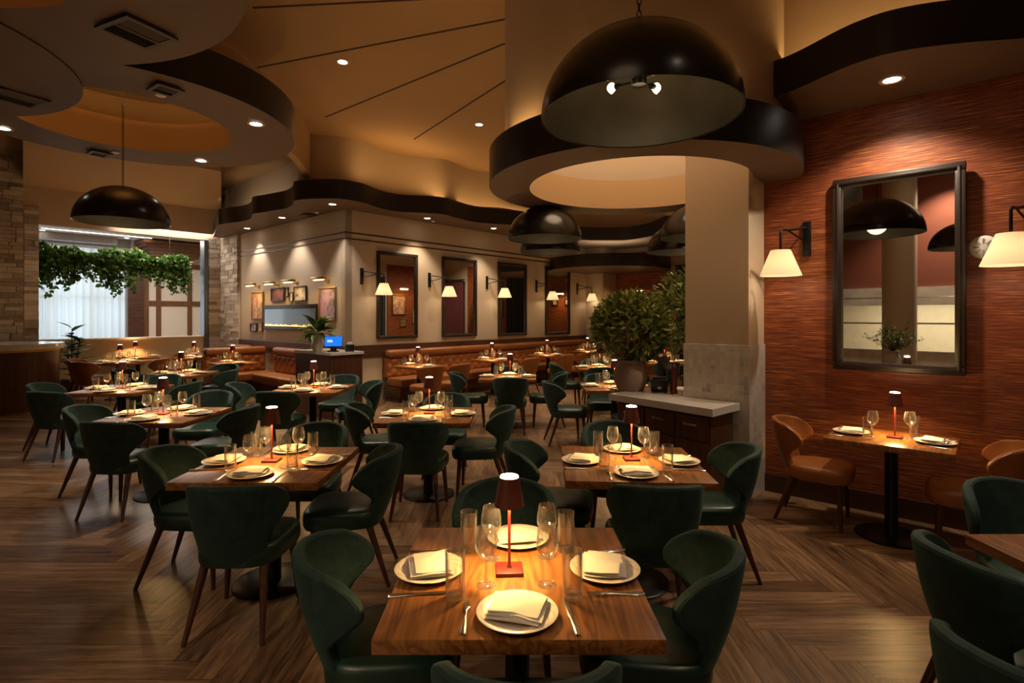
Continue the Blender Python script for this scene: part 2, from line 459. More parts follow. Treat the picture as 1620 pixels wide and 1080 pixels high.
# ------------------------------------------------------------------ mesh helpers
class MB:
    def __init__(self):
        self.v = []; self.f = []; self.mi = []
        self.cur = 0
    def add(self, vs_, fs_, M=None):
        o = len(self.v)
        for p in vs_:
            p = Vector(p)
            self.v.append(M @ p if M is not None else p)
        for q in fs_:
            self.f.append(tuple(o + i for i in q)); self.mi.append(self.cur)
        return self
    def box(self, lo, hi, M=None, bev=0.0, seg=2):
        if bev <= 0:
            x0, y0, z0 = lo; x1, y1, z1 = hi
            vs_ = [(x0, y0, z0), (x1, y0, z0), (x1, y1, z0), (x0, y1, z0), (x0, y0, z1), (x1, y0, z1), (x1, y1, z1), (x0, y1, z1)]
            return self.add(vs_, [(3, 2, 1, 0), (4, 5, 6, 7), (0, 1, 5, 4), (1, 2, 6, 5), (2, 3, 7, 6), (3, 0, 4, 7)], M)
        bm = bmesh.new()
        bmesh.ops.create_cube(bm, size=1.0)
        for q in bm.verts:
            for i in range(3):
                q.co[i] = lo[i] + (q.co[i] + 0.5) * (hi[i] - lo[i])
        bmesh.ops.bevel(bm, geom=list(bm.edges), offset=bev, segments=seg, profile=0.5, affect='EDGES', clamp_overlap=True)
        bm.verts.index_update()
        vs_ = [tuple(q.co) for q in bm.verts]; fs_ = [tuple(q.index for q in p.verts) for p in bm.faces]
        bm.free()
        return self.add(vs_, fs_, M)
    def lathe(self, prof, n=24, M=None):
        vs_ = []; fs_ = []
        for (r, z) in prof:
            for k in range(n):
                a = 2 * PI * k / n
                vs_.append((r * math.cos(a), r * math.sin(a), z))
        m = len(prof)
        for i in range(m - 1):
            for k in range(n):
                k2 = (k + 1) % n
                fs_.append((i * n + k, i * n + k2, (i + 1) * n + k2, (i + 1) * n + k))
        if prof[0][0] > 1e-4: fs_.append(tuple(range(n - 1, -1, -1)))
        if prof[-1][0] > 1e-4: fs_.append(tuple((m - 1) * n + k for k in range(n)))
        return self.add(vs_, fs_, M)
    def shell(self, prof, n=24, M=None):
        """open lathe without end caps"""
        o = len(self.f)
        self.lathe(prof, n, M)
        while self.f and len(self.f) > o and len(self.f[-1]) > 4:
            self.f.pop(); self.mi.pop()
        return self
    def tube(self, pts, r, n=8, M=None, cap=True):
        pts = [Vector(p) for p in pts]
        rs = r if isinstance(r, (list, tuple)) else [r] * len(pts)
        vs_ = []; fs_ = []
        up = None
        for i, p in enumerate(pts):
            t = (pts[min(i + 1, len(pts) - 1)] - pts[max(i - 1, 0)]).normalized()
            if up is None:
                up = Vector((0, 0, 1)) if abs(t.z) < 0.9 else Vector((1, 0, 0))
            s = t.cross(up)
            if s.length < 1e-5: s = t.orthogonal()
            s.normalize(); u = s.cross(t).normalized(); up = u
            for k in range(n):
                a = 2 * PI * k / n
                vs_.append(p + (s * math.cos(a) + u * math.sin(a)) * rs[i])
        for i in range(len(pts) - 1):
            for k in range(n):
                k2 = (k + 1) % n
                fs_.append((i * n + k, i * n + k2, (i + 1) * n + k2, (i + 1) * n + k))
        if cap:
            fs_.append(tuple(range(n - 1, -1, -1))); fs_.append(tuple((len(pts) - 1) * n + k for k in range(n)))
        return self.add(vs_, fs_, M)
    def prism(self, poly, z0, z1, M=None, side_mi=None):
        n = len(poly)
        area2 = sum(poly[i][0] * poly[(i + 1) % n][1] - poly[(i + 1) % n][0] * poly[i][1] for i in range(n))
        if area2 < 0: poly = poly[::-1]
        vs_ = [(p[0], p[1], z0) for p in poly] + [(p[0], p[1], z1) for p in poly]
        self.add(vs_, [tuple(range(n - 1, -1, -1)), tuple(range(n, 2 * n))], M)
        c = self.cur
        if side_mi is not None: self.cur = side_mi
        self.add(vs_, [(i, (i + 1) % n, n + (i + 1) % n, n + i) for i in range(n)], M)
        self.cur = c
        return self
    def grid(self, fn, nu, nv, M=None):
        vs_ = [fn(i / nu, j / nv) for j in range(nv + 1) for i in range(nu + 1)]
        fs_ = [(j * (nu + 1) + i, j * (nu + 1) + i + 1, (j + 1) * (nu + 1) + i + 1, (j + 1) * (nu + 1) + i) for j in range(nv) for i in range(nu)]
        return self.add(vs_, fs_, M)
    def mesh(self, name, mats, smooth=40, merge=False):
        me = bpy.data.meshes.new(name)
        me.from_pydata([tuple(p) for p in self.v], [], self.f)
        for m in (mats if isinstance(mats, (list, tuple)) else [mats]):
            me.materials.append(MATS[m])
        if any(self.mi): me.polygons.foreach_set('material_index', self.mi)
        if merge:
            bm = bmesh.new(); bm.from_mesh(me); bmesh.ops.remove_doubles(bm, verts=bm.verts, dist=1e-5); bm.to_mesh(me); bm.free()
        me.validate()
        if smooth:
            me.polygons.foreach_set('use_smooth', [True] * len(me.polygons))
            me.set_sharp_from_angle(angle=math.radians(smooth))
        me.update()
        return me

def link(name, data, parent=None, loc=None, rz=None):
    o = bpy.data.objects.new(name, data)
    COL.objects.link(o)
    if parent is not None: o.parent = parent
    if loc is not None: o.location = loc
    if rz is not None: o.rotation_euler = (0, 0, rz)
    return o
USED_LABELS = {}
def tag(o, label, cat, group=None):
    o['label'] = label; o['category'] = cat
    if group: o['group'] = group
    USED_LABELS.setdefault(label, []).append(o.name)
    return o
def struct(name, data, rz=ANG, loc=(0, 0, 0)):
    o = link(name, data, None, loc, rz)
    o['kind'] = 'structure'
    return o
def single(name, data, loc, rz, label, cat, group=None):
    return tag(link(name, data, None, loc, rz), label, cat, group)
def thing(name, parts, loc, rz, label, cat, group=None, scale=None):
    """a top-level Empty with its parts and sub-parts; parts = (name, data, label, [sub-parts])"""
    r = link(name, None, None, loc, rz)
    r.empty_display_size = 0.1
    tag(r, label, cat, group)
    if scale: r.scale = (scale,) * 3
    for p in parts:
        o = link(p[0], p[1], r)
        if len(p) > 4 and p[4] is not None: o.matrix_basis = p[4]
        if len(p) > 2 and p[2]: o['label'] = p[2]
        for s in (p[3] if len(p) > 3 and p[3] else []):
            q = link(s[0], s[1], o)
            if len(s) > 2 and s[2] is not None: q.matrix_basis = s[2]
    return r
T = Matrix.Translation
def RZ(a): return Matrix.Rotation(a, 4, 'Z')
def RX(a): return Matrix.Rotation(a, 4, 'X')
def RY(a): return Matrix.Rotation(a, 4, 'Y')

def finished(me, mods):
    """apply modifiers and keep the resulting mesh"""
    o = bpy.data.objects.new('work', me)
    COL.objects.link(o)
    for typ, kw in mods:
        m = o.modifiers.new(typ, typ)
        for k_, v_ in kw.items(): setattr(m, k_, v_)
    dg = bpy.context.evaluated_depsgraph_get()
    ev = o.evaluated_get(dg)
    out = bpy.data.meshes.new_from_object(ev)
    bpy.data.objects.remove(o)
    return out

# ------------------------------------------------------------------ room shell (local x = b, y = a)
def wallbox(name, a0, a1, b0, b1, z0, z1, mat):
    return struct(name, MB().box((b0, a0, z0), (b1, a1, z1)).mesh(name, mat, 0))

A_BACK = -4.6; B_KIT = -2.5; B_LEFT = -4.6
fl = MB().box((-16, -8, -0.1), (16, 24, 0.0)).mesh('floor', 'herringbone_floor', 0)
struct('floor', fl, 0)

# ceilings
low_curve = [(-3.95, 3.6), (-3.75, 5.2), (-3.53, 6.3), (-3.38, 7.2), (-3.4, 8.5), (-3.65, 9.8), (-4.05, 11.0)]
def dense(pts, n=6):
    """Catmull-Rom through the points"""
    out = []
    for i in range(len(pts) - 1):
        p0 = pts[max(i - 1, 0)]; p1 = pts[i]; p2 = pts[i + 1]; p3 = pts[min(i + 2, len(pts) - 1)]
        for k_ in range(n):
            t = k_ / n
            out.append(tuple(0.5 * ((2 * p1[j]) + (-p0[j] + p2[j]) * t + (2 * p0[j] - 5 * p1[j] + 4 * p2[j] - p3[j]) * t * t + (-p0[j] + 3 * p1[j] - 3 * p2[j] + p3[j]) * t ** 3) for j in range(2)))
    out.append(tuple(pts[-1]))
    return out
ld = dense(low_curve, 6)
m = MB()
nl = len(ld)
m.add([(p[0], p[1], 4.22) for p in ld] + [(p[0], p[1], CEIL) for p in ld] + [(p[0] - 0.12, p[1], 4.22) for p in ld], [(i + 1, i, nl + i, nl + i + 1) for i in range(nl - 1)] + [(i, i + 1, 2 * nl + i + 1, 2 * nl + i) for i in range(nl - 1)])
struct('wall_upper_curve', m.mesh('w', 'ceiling_paint', 60), 0)
struct('ceiling_low', MB().prism([(1.22, 11.0), (4.04, 11.0), (5.58, 15.2), (5.58, A_OPEN + 0.1), (1.70, A_OPEN + 0.1)], 4.45, CEIL - 0.01).mesh('ceiling_low', 'ceiling_paint', 0))
struct('ceiling', MB().box((B_LEFT - 0.3, A_BACK - 0.3, CEIL), (B_END + 3.2, A_OPEN + 0.3, CEIL + 0.12)).mesh('ceiling', 'ceiling_paint', 0))
# dark reveals that fan out from the round drum
n_ = 1
for k_, (q0, q1) in enumerate([((405, 107), (800, 30)), ((515, 185), (800, 68)), ((655, 220), (800, 127)), ((400, 12), (640, 0))]):
    p0 = hz(*q0, CEIL); p1 = hz(*q1, CEIL)
    d = (p1 - p0).normalized(); s = Vector((-d.y, d.x, 0)) * 0.012
    if k_ == 3: p1 = p1 + d * 1.2
    vs_ = [p0 - s, p1 - s, p1 + s, p0 + s]
    m = MB().prism([(q.x, q.y) for q in vs_], CEIL - 0.006, CEIL + 0.01).mesh('trim', 'reveal_dark', 0)
    struct('trim_%d' % n_, m, 0); n_ += 1

# walls
wallbox('wall_right', A_BACK, 1.70, B_WALL, B_WALL + 0.2, 0, CEIL, 'red_grasscloth')
struct('wall_right_upper', MB().box((B_WALL - 0.02, A_BACK, 3.75), (B_WALL, 1.70, CEIL)).mesh('w', 'cream_paint', 0))
struct('baseboard_right', MB().box((B_WALL - 0.02, A_BACK, 0), (B_WALL, 1.70, 0.17), bev=0.004).mesh('w', 'baseboard_red', 0))
wallbox('wall_back', A_BACK - 0.2, A_BACK, B_LEFT, B_WALL + 0.2, 0, CEIL, 'grey_wall')
# kitchen side, far behind the camera
def kit(name, lo, hi, mat):
    struct(name, MB().box(lo, hi).mesh(name, mat, 0))
kit('wall_kitchen', (B_LEFT + 0.4, A_BACK, 2.36), (B_LEFT + 0.6, 7.5, CEIL), 'terracotta_paint')
kit('trim_5', (B_LEFT + 0.4, A_BACK, 1.95), (B_LEFT + 0.66, 7.5, 2.36), 'marble_band')
kit('wall_kitchen_counter', (B_LEFT + 0.4, A_BACK, 0), (B_LEFT + 0.7, 7.5, 0.92), 'marble_band')
kit('wall_kitchen_rear', (B_LEFT - 2.0, A_BACK, 0), (B_LEFT - 1.9, 7.5, 2.6), 'kitchen_white')
kit('ceiling_kitchen', (B_LEFT - 2.0, A_BACK, 2.6), (B_LEFT + 0.4, 7.5, 2.7), 'kitchen_white')
kit('wall_kitchen_end', (B_LEFT - 2.0, 7.5, 0), (B_LEFT + 0.6, 7.6, CEIL), 'kitchen_white')
kit('wall_kitchen_side', (B_LEFT - 2.0, A_BACK - 0.1, 0), (B_LEFT + 0.6, A_BACK, CEIL), 'kitchen_white')
wallbox('wall_left', 7.5, A_OPEN + 0.2, B_LEFT - 0.2, B_LEFT, 0, CEIL, 'cream_paint')
# picture wall, mirror wall
PICTURE_TOP = CEIL
wallbox('wall_picture', A_MIR, 14.95, B_WALL, B_WALL + 0.15, 0, PICTURE_TOP, 'cream_paint')
wallbox('wall_mirror', A_MIR, A_MIR + 0.15, B_WALL + 0.0, B_END + 0.2, 0, PICTURE_TOP, 'cream_paint')
# two brown reveals under the soffit, round the corner
for z in (2.0 + 1.29, 2.0 + 1.175):
    struct('trim_%d' % n_, MB().box((B_WALL - 0.006, A_MIR, z), (B_WALL + 0.01, 14.9, z + 0.028)).mesh('t', 'rail_wood', 0)); n_ += 1
    struct('trim_%d' % n_, MB().box((B_WALL - 0.006, A_MIR - 0.006, z), (B_END, A_MIR + 0.01, z + 0.028)).mesh('t', 'rail_wood', 0)); n_ += 1
RAIL = 1.13
struct('trim_%d' % n_, MB().box((B_WALL - 0.035, A_MIR, 0.9), (B_WALL + 0.01, 14.9, RAIL), bev=0.006).mesh('t', 'rail_wood', 0)); n_ += 1
struct('trim_%d' % n_, MB().box((B_WALL - 0.035, A_MIR - 0.035, 0.9), (B_END, A_MIR + 0.01, RAIL), bev=0.006).mesh('t', 'rail_wood', 0)); n_ += 1
# end of the back room: pier, red panel, cream and curtains beyond
wallbox('wall_end_pier', 8.67, A_MIR + 0.1, B_END, B_END + 0.9, 1.45, CEIL, 'cream_paint')
wallbox('wall_end_tiles', 8.67, A_MIR + 0.1, B_END, B_END + 0.9, 0, 1.45, 'marble_mosaic')
wallbox('wall_end', A_SIDE - 0.2, 8.67, B_END + 0.75, B_END + 0.9, 0, CEIL, 'cream_paint')
wallbox('wall_end_red_panel', 6.9, 8.67, B_END + 0.72, B_END + 0.75, 0, 3.6, 'red_grasscloth')
wallbox('wall_end_red_panel', 3.3, 5.3, B_END + 0.72, B_END + 0.75, 0, 3.6, 'red_grasscloth')
wallbox('wall_side', A_SIDE - 0.2, A_SIDE, B_WALL + 0.1, B_END + 0.9, 0, CEIL, 'cream_paint')
wallbox('wall_side_red_panel', A_SIDE, A_SIDE + 0.03, 11.9, B_END + 0.72, 0, 3.6, 'red_grasscloth')
# opening wall with sill, header
def opening(px): return AB(*hit_a(px, 500, A_OPEN).xy)[1]
B_O0 = opening(61); B_O1 = opening(322)
Z_SILL, Z_HEAD = 1.20, 3.66
wallbox('wall_opening_sill', A_OPEN, A_OPEN + 0.22, B_O0 - 0.05, B_O1 + 0.05, 0, Z_SILL - 0.04, 'cream_paint')
struct('trim_%d' % n_, MB().box((B_O0, A_OPEN - 0.03, Z_SILL - 0.04), (B_O1, A_OPEN + 0.25, Z_SILL), bev=0.008).mesh('t', 'white_paint', 0)); n_ += 1
wallbox('wall_opening_header', A_OPEN, A_OPEN + 0.22, B_O0 - 0.05, B_WALL, Z_HEAD, CEIL, 'cream_paint')
wallbox('wall_opening_corner', A_OPEN, A_OPEN + 0.22, B_O0 - 0.4, B_O0 - 0.05, 0, CEIL, 'cream_paint')
wallbox('wall_opening_left', A_OPEN, A_OPEN + 0.22, B_LEFT, B_O0 - 0.4, 0, CEIL, 'cream_paint')
struct('trim_%d' % n_, MB().box((B_O1, A_OPEN - 0.05, 0), (B_O1 + 0.10, A_OPEN + 0.24, Z_HEAD), bev=0.006).mesh('t', 'dark_steel', 0)); n_ += 1

# stone piers: every stone a block of its own length and depth
def stones(w_, h_, depth, seed):
    R = random.Random(seed)
    pr = 0.018 if seed in (4, 5) else 0.04
    m = MB()
    m.box((0, 0.03, 0), (w_, depth, h_))
    z = 0.0
    while z < h_ - 0.02:
        hh = min(R.choice((0.075, 0.10, 0.12, 0.145)), h_ - z)
        x = 0.0
        while x < w_ - 0.02:
            l = min(R.uniform(0.15, 0.42), w_ - x)
            if w_ - x - l < 0.08: l = w_ - x
            if hh > 0.11 and R.random() < 0.35:
                hs = hh * R.uniform(0.4, 0.6)
                m.box((x + 0.005, -R.uniform(0, pr), z + 0.003), (x + l - 0.005, 0.06, z + hs - 0.002))
                m.box((x + 0.005, -R.uniform(0, pr), z + hs + 0.002), (x + l - 0.005, 0.06, z + hh - 0.003))
            else:
                m.box((x + 0.005, -R.uniform(0, pr), z + 0.003), (x + l - 0.005, 0.06, z + hh - 0.003))
            x += l
        z += hh
    return m.mesh('stone_pillar', 'ledge_stone', 0)
def stone_pier(p, rz, w_, h_, depth, seed):
    o = link('wall_stone_pillar', stones(w_, h_, depth, seed), None, p, rz)
    o['kind'] = 'structure'
bl = opening(37)
stone_pier(W(A_OPEN - 0.05, bl, 0), RZ_A, B_O0 - bl + 0.0, Z_HEAD + 0.35, 0.3, 1)     # beside the opening
bp_ = AB(*hit_a(37, 500, 14.62).xy)[1]
stone_pier(W(14.62, bp_ - 1.8, 0), RZ_A, 1.8, CEIL, 0.58, 2)                      # taller pier in front
stone_pier(W(A_OPEN - 0.02, B_O1 + 0.11, 0), RZ_A, B_WALL - B_O1 - 0.13, Z_HEAD + 0.05, 0.24, 3)
stone_pier(W(A_OPEN, B_WALL - 0.06, 0), RZ_B, 1.12, 3.75, 0.2, 4)
stone_pier(W(A_OPEN, B_WALL - 0.06, 3.8), RZ_B, 0.36, CEIL - 3.8, 0.2, 5)                       # on the picture wall
wallbox('wall_picture_end', 14.9, A_OPEN + 0.2, B_WALL + 0.1, B_WALL + 0.25, 0, CEIL, 'cream_paint')

# ------------------------------------------------------------------ soffits
def circle(cx, cy, r, n=72):
    return [(cx + r * math.cos(2 * PI * k_ / n), cy + r * math.sin(2 * PI * k_ / n)) for k_ in range(n)]
def ring(name, cx, cy, ro, ri, z0, z1, drum_r=None, z2=None, n=96):
    m = MB()
    o_, i_ = circle(0, 0, ro, n), circle(0, 0, ri, n)
    def band(pa, za, pb, zb):
        vs_ = [(p[0], p[1], za) for p in pa] + [(p[0], p[1], zb) for p in pb]
        m.add(vs_, [(k_, (k_ + 1) % n, n + (k_ + 1) % n, n + k_) for k_ in range(n)])
    m.cur = 0; band(o_, z0, i_, z0)
    m.cur = 1; band(o_, z1, o_, z0)
    band(i_, z1, o_, z1); m.cur = 2; band(i_, z0, i_, z1)
    return struct(name, m.mesh(name, ['soffit_brown', 'fascia_dark', 'ceiling_paint'], 30), 0, (cx, cy, 0))
ZS = 3.74
ring('ceiling_soffit_near', -3.27, 2.62, 1.80, 0.98, ZS, ZS + 0.36)
ring('ceiling_soffit_left', -5.14, 3.93, 1.60, 0.80, ZS - 0.012, ZS + 0.36)
ring('ceiling_soffit_far', -4.11, 5.80, 1.66, 1.0, ZS + 0.006, ZS + 0.36)
# little drums that close the round openings above
def drum(name, cx, cy, r, z0, z1, mat, n=96, lid=False, th=0.05):
    m = MB()
    m.shell([(r, z0), (r, z1)], n); m.shell([(r - th, z1), (r - th, z0), (r, z0)], n)
    if lid:
        m.add([(p[0], p[1], z1 - 0.01) for p in circle(0, 0, r - 0.01, n)], [tuple(range(n))])
    return struct(name, m.mesh(name, mat, 30), 0, (cx, cy, 0))
drum('ceiling_drum_near', -3.27, 2.62, 1.35, ZS + 0.30, CEIL, 'ceiling_paint')
drum('ceiling_drum_far', -4.11, 5.80, 1.30, ZS + 0.30, 4.44, 'ceiling_paint', lid=True)
drum('ceiling_drum_left', -5.14, 3.93, 1.25, ZS + 0.30, CEIL, 'ceiling_paint')
# the big drum over the column
RC = (1.27, 5.53)
ring('ceiling_ring_drum', RC[0], RC[1], 1.50, 1.09, 3.01, 3.35)
drum('ceiling_drum', RC[0], RC[1], 1.34, 3.33, CEIL, 'cream_paint')

def hs(px, py, z): 
    p = hz(px, py, z); return (p.x, p.y)
def soffit(name, front, back, z0, z1):
    fr = dense(front, 5)
    m = MB(); m.cur = 0
    m.prism(fr + back, z0, z1, side_mi=1)
    return fr, struct(name, m.mesh(name, ['soffit_brown', 'fascia_dark'], 30), 0)
def lobe(pts): return [hs(px, py, ZS) for px, py in pts]
back_pt = lambda a, b_: (W(a, b_).x, W(a, b_).y)
K = 0.893
fA = lobe([(346, 355), (352, 354.3), (362, 352.5), (380, 350.5), (392, 348), (398, 344.5)])
fB = lobe([(399, 338.5), (405, 337), (415, 335.8), (432, 333), (450, 330), (460, 326), (464, 322)])
fC = lobe([(464, 318), (472, 316), (490, 314.5), (515, 313.8), (540, 314.5), (560, 317.5), (577, 321), (602, 329.5), (622, 333.5), (640, 335.5), (677, 337), (702, 339), (722, 344.5), (750, 351), (782, 354), (807, 355.5), (840, 360), (875, 372), (900, 377), (935, 379.5), (987, 379.5), (1015, 376), (1032, 372), (1052, 364)])
fullf = dense(fA, 4)[:-1] + [fA[-1]] + dense(fB, 4) + dense(fC, 4)
endp = [back_pt(4.0, B_END - 1.5), back_pt(4.0, B_END + 0.85), back_pt(A_MIR + 0.12, B_END + 0.85), back_pt(A_MIR + 0.12, B_WALL + 0.12), back_pt(A_OPEN - 0.2, B_WALL + 0.12), back_pt(A_OPEN - 0.2, B_WALL - 0.3)]
m = MB(); m.prism(fullf + endp, ZS, ZS + 0.34, side_mi=1)
struct('ceiling_soffit_wave', m.mesh('s', ['soffit_brown', 'fascia_dark'], 30), 0)
def setback(p, s):
    d = Vector((p[0], p[1])); return tuple(d * ((d.length + s) / d.length))
cp = [setback(p, 0.10) for p in fC[-8:]]
cq = [setback(p, 2.2) for p in fC[-8:]]
struct('ceiling_panel', MB().prism(cp + cq[::-1], ZS - 0.006, ZS + 0.01).mesh('ceiling_panel', 'cream_paint', 0), 0)
# wavy upper wall that follows the soffit, set back from its edge
q0 = hit_b(478, 300, B_WALL + 0.05)
up = [setback(p, 0.55) for p in fC[1::2]]
ud = dense([(q0.x, q0.y), (hit_b(484, 300, 5.45).x, hit_b(484, 300, 5.45).y)] + up, 4)
m = MB()
n2 = len(ud)
m.add([(p[0], p[1], ZS + 0.30) for p in ud] + [(p[0], p[1], CEIL) for p in ud], [(i + 1, i, n2 + i, n2 + i + 1) for i in range(n2 - 1)])
m.add([(setback(p, 0.06)[0], setback(p, 0.06)[1], ZS + 0.30) for p in ud] + [(setback(p, 0.06)[0], setback(p, 0.06)[1], CEIL) for p in ud], [(i, i + 1, n2 + i + 1, n2 + i) for i in range(n2 - 1)])
struct('wall_upper_wave', m.mesh('u', 'cream_paint', 60), 0)
# lower curved bulkhead before the end wall
cb = Vector((F and (962 - 810) / F * 15.3, 15.3))
m = MB(); m.prism(circle(0, 0, 1.65, 80), 2.97, 3.29, side_mi=1)
struct('ceiling_bulkhead', m.mesh('s', ['soffit_brown', 'fascia_dark'], 30), 0, (cb.x, cb.y, 0))
# soffit along the red wall
ZR = 3.54
fr = [AB(2.253, 4.495)[::-1], (4.66, .88), (4.61, .72), (4.60, .57), (4.65, .38), (4.78, .12), (4.94, -.136), (5.1, -0.5), (5.0, -0.9), (4.6, -1.4), (4.55, -2.0), (4.8, -2.6), (5.0, -3.2), (4.9, -4.5)]
fr = [(4.86, 1.72)] + fr
m = MB(); m.prism(dense(fr, 5) + [(B_WALL + 0.1, A_BACK), (B_WALL + 0.1, 1.72)], ZR, ZR + 0.30, side_mi=1)
struct('ceiling_soffit_right', m.mesh('s', ['soffit_brown', 'fascia_dark'], 30))

# square column with marble mosaic below
CA0, CA1, CB0, CB1 = 1.70, 2.31, 5.18, 5.82
struct('wall_column', MB().box((CB0, CA0, 1.43), (CB1, CA1, CEIL), bev=0.004).mesh('c', 'cream_paint', 0))
struct('wall_column_tiles', MB().box((CB0 - 0.012, CA0 - 0.012, 0), (CB1, CA1 + 0.012, 1.43), bev=0.003).mesh('c', 'marble_mosaic', 0))
# ------------------------------------------------------------------ the room beyond the opening
NA = 19.6
kit('wall_next_room_far', (4.62, NA, 0), (8.0, NA + 0.2, 4.2), 'white_paint')
kit('wall_next_room_far_left', (-1.5, NA, 0), (0.7, NA + 0.2, 4.2), 'white_paint')
kit('wall_next_room_under_window', (0.7, NA, 0), (4.62, NA + 0.2, 0.7), 'white_paint')
kit('wall_next_room_over_window', (0.7, NA, 3.75), (4.62, NA + 0.2, 4.2), 'grey_wall')
kit('wall_next_room_side', (8.0, A_OPEN + 0.2, 0), (8.15, NA + 0.2, 4.2), 'white_paint')
kit('wall_next_room_left', (-1.65, A_OPEN + 0.2, 0), (-1.5, NA + 0.2, 4.2), 'white_paint')
kit('wall_next_room_front', (B_WALL + 0.2, A_OPEN + 0.05, 0), (8.1, A_OPEN + 0.2, 5), 'white_paint')
kit('ceiling_next_room', (-1.6, A_OPEN + 0.21, 4.0), (8.1, NA + 0.2, 4.25), 'white_paint')
kit('trim_%d' % n_, (-1.5, NA - 0.4, 3.80), (4.2, NA, 4.01), 'grey_wall'); n_ += 1
wf = MB()
for x_ in (0.7, 1.68, 2.66, 3.64, 4.54):
    wf.box((x_, NA + 0.02, 0.7), (x_ + 0.08, NA + 0.12, 3.75))
for z_ in (0.7, 2.2, 3.67):
    wf.box((0.7, NA + 0.03, z_), (4.62, NA + 0.11, z_ + 0.08))
struct('window_1', wf.mesh('w', 'white_paint', 0))
# wood frames on the far wall and a pilaster with a stepped crown
pf = MB()
for x_ in (4.95, 5.28, 6.16, 6.72):
    pf.box((x_, NA - 0.04, 0.0), (x_ + 0.13, NA + 0.02, 3.35))
for z_ in (0.2, 2.02, 3.22):
    pf.box((4.95, NA - 0.035, z_), (6.8, NA + 0.02, z_ + 0.16))
struct('trim_%d' % n_, pf.mesh('t', 'frame_wood', 0)); n_ += 1
pl = MB().box((4.45, NA - 0.12, 0), (4.93, NA, 3.6))
struct('trim_%d' % n_, pl.mesh('t', 'rail_wood', 0)); n_ += 1
cr = MB()
for i, (o_, z_) in enumerate([(0.05, 3.50), (0.10, 3.58), (0.18, 3.67), (0.26, 3.76), (0.30, 3.85)]):
    cr.box((5.0 - o_, NA - 0.75 - o_, z_), (6.2 + o_, NA - 0.05, z_ + 0.095))
struct('trim_%d' % n_, cr.mesh('t', 'frame_wood', 0)); n_ += 1
# hanging LED strip on the ceiling of the next room

# ------------------------------------------------------------------ chair
def lerp_tab(tab, v):
    for (v0, s0), (v1, s1) in zip(tab, tab[1:]):
        if v <= v1:
            t = (v - v0) / (v1 - v0); t = t * t * (3 - 2 * t)
            return s0 + (s1 - s0) * t
    return tab[-1][1]
S_TAB = [(0, .20), (.20, .195), (.36, .205), (.50, .27), (.60, .335), (.70, .380), (.82, .390), (.91, .365), (.97, .325), (1.0, .27)]
def back_mesh():
    def fn(u, v):
        s = (2 * u - 1) * lerp_tab(S_TAB, v)
        top = 0.835 - 0.40 * s * s
        z = 0.375 + v * (top - 0.375)
        R = 0.222 + 0.020 * v
        a = min(abs(s) / R, 1.31)
        ex = max(0.0, abs(s) - 1.31 * R)
        x = math.copysign(R * math.sin(a) + ex * math.cos(1.31), s)
        yr = -0.215 - 0.13 * v - 0.02 * math.sin(v * PI)
        return (x, yr + R * (1 - math.cos(a)) + ex * math.sin(1.31), z)
    m = MB().grid(fn, 22, 16)
    me = m.mesh('backrest', 'green_velvet', 0)
    return finished(me, [('SOLIDIFY', dict(thickness=0.046, offset=0.0)), ('SUBSURF', dict(levels=1, render_levels=1))])
def seat_mesh():
    n = 40
    def ringp(sc_, z, front=0.255, backw=0.205):
        out = []
        for k in range(n):
            a = 2 * PI * k / n
            c, s = math.cos(a), math.sin(a)
            e = 0.55
            x = math.copysign(abs(c) ** e, c); y = math.copysign(abs(s) ** e, s)
            wd = backw + (front - backw) * (y + 1) / 2
            out.append((x * wd * sc_, y * 0.245 * sc_ + 0.005, z))
        return out
    rows = [(0.90, .365), (0.97, .368), (1.0, .385), (1.01, .42), (1.0, .452), (0.96, .470), (0.86, .480), (0.6, .487), (0.3, .490), (0.02, .491)]
    vs_ = []; fs_ = []
    for sc_, z in rows: vs_ += ringp(sc_, z)
    for i in range(len(rows) - 1):
        for k in range(n):
            k2 = (k + 1) % n
            fs_.append((i * n + k, i * n + k2, (i + 1) * n + k2, (i + 1) * n + k))
    fs_.append(tuple(range(n - 1, -1, -1))); fs_.append(tuple((len(rows) - 1) * n + k for k in range(n)))
    return MB().add(vs_, fs_).mesh('seat', 'green_leather', 50)
def leg_mesh(sx, front):
    p0 = Vector((sx * (0.185 if front else 0.155), 0.16 if front else -0.17, 0.372))
    p1 = Vector((sx * (0.215 if front else 0.20), 0.185 if front else -0.30, 0.0))
    return MB().tube([p0, p0.lerp(p1, 0.5), p1 + Vector((0, 0, 0.0))], [0.023, 0.018, 0.012], 10).mesh('leg', 'leg_wood', 50)
bm_, sm_ = back_mesh(), seat_mesh()
legs_ = [leg_mesh(sx, fr_) for sx in (-1, 1) for fr_ in (True, False)]
def recolour(me, mat):
    c = me.copy(); c.materials.clear(); c.materials.append(MATS[mat]); return c
CHAIR = {'green': [('seat', sm_), ('backrest', bm_)], 'tan': [('seat', recolour(sm_, 'tan_leather')), ('backrest', recolour(bm_, 'tan_leather'))],
         'mauve': [('seat', recolour(sm_, 'mauve_leather')), ('backrest', recolour(bm_, 'mauve_leather'))]}
for k_ in CHAIR: CHAIR[k_] = CHAIR[k_] + [('leg', l) for l in legs_]
def chair(x, y, facing, label, colour='green', group=None):
    """facing in degrees: 0 looks along +y, 90 along -x"""
    return thing('dining_chair', CHAIR[colour], (x, y, 0), math.radians(facing), label, 'chair', group or {'green': 'green velvet wing chairs', 'tan': 'tan leather wing chairs', 'mauve': 'mauve barrel chairs'}[colour])

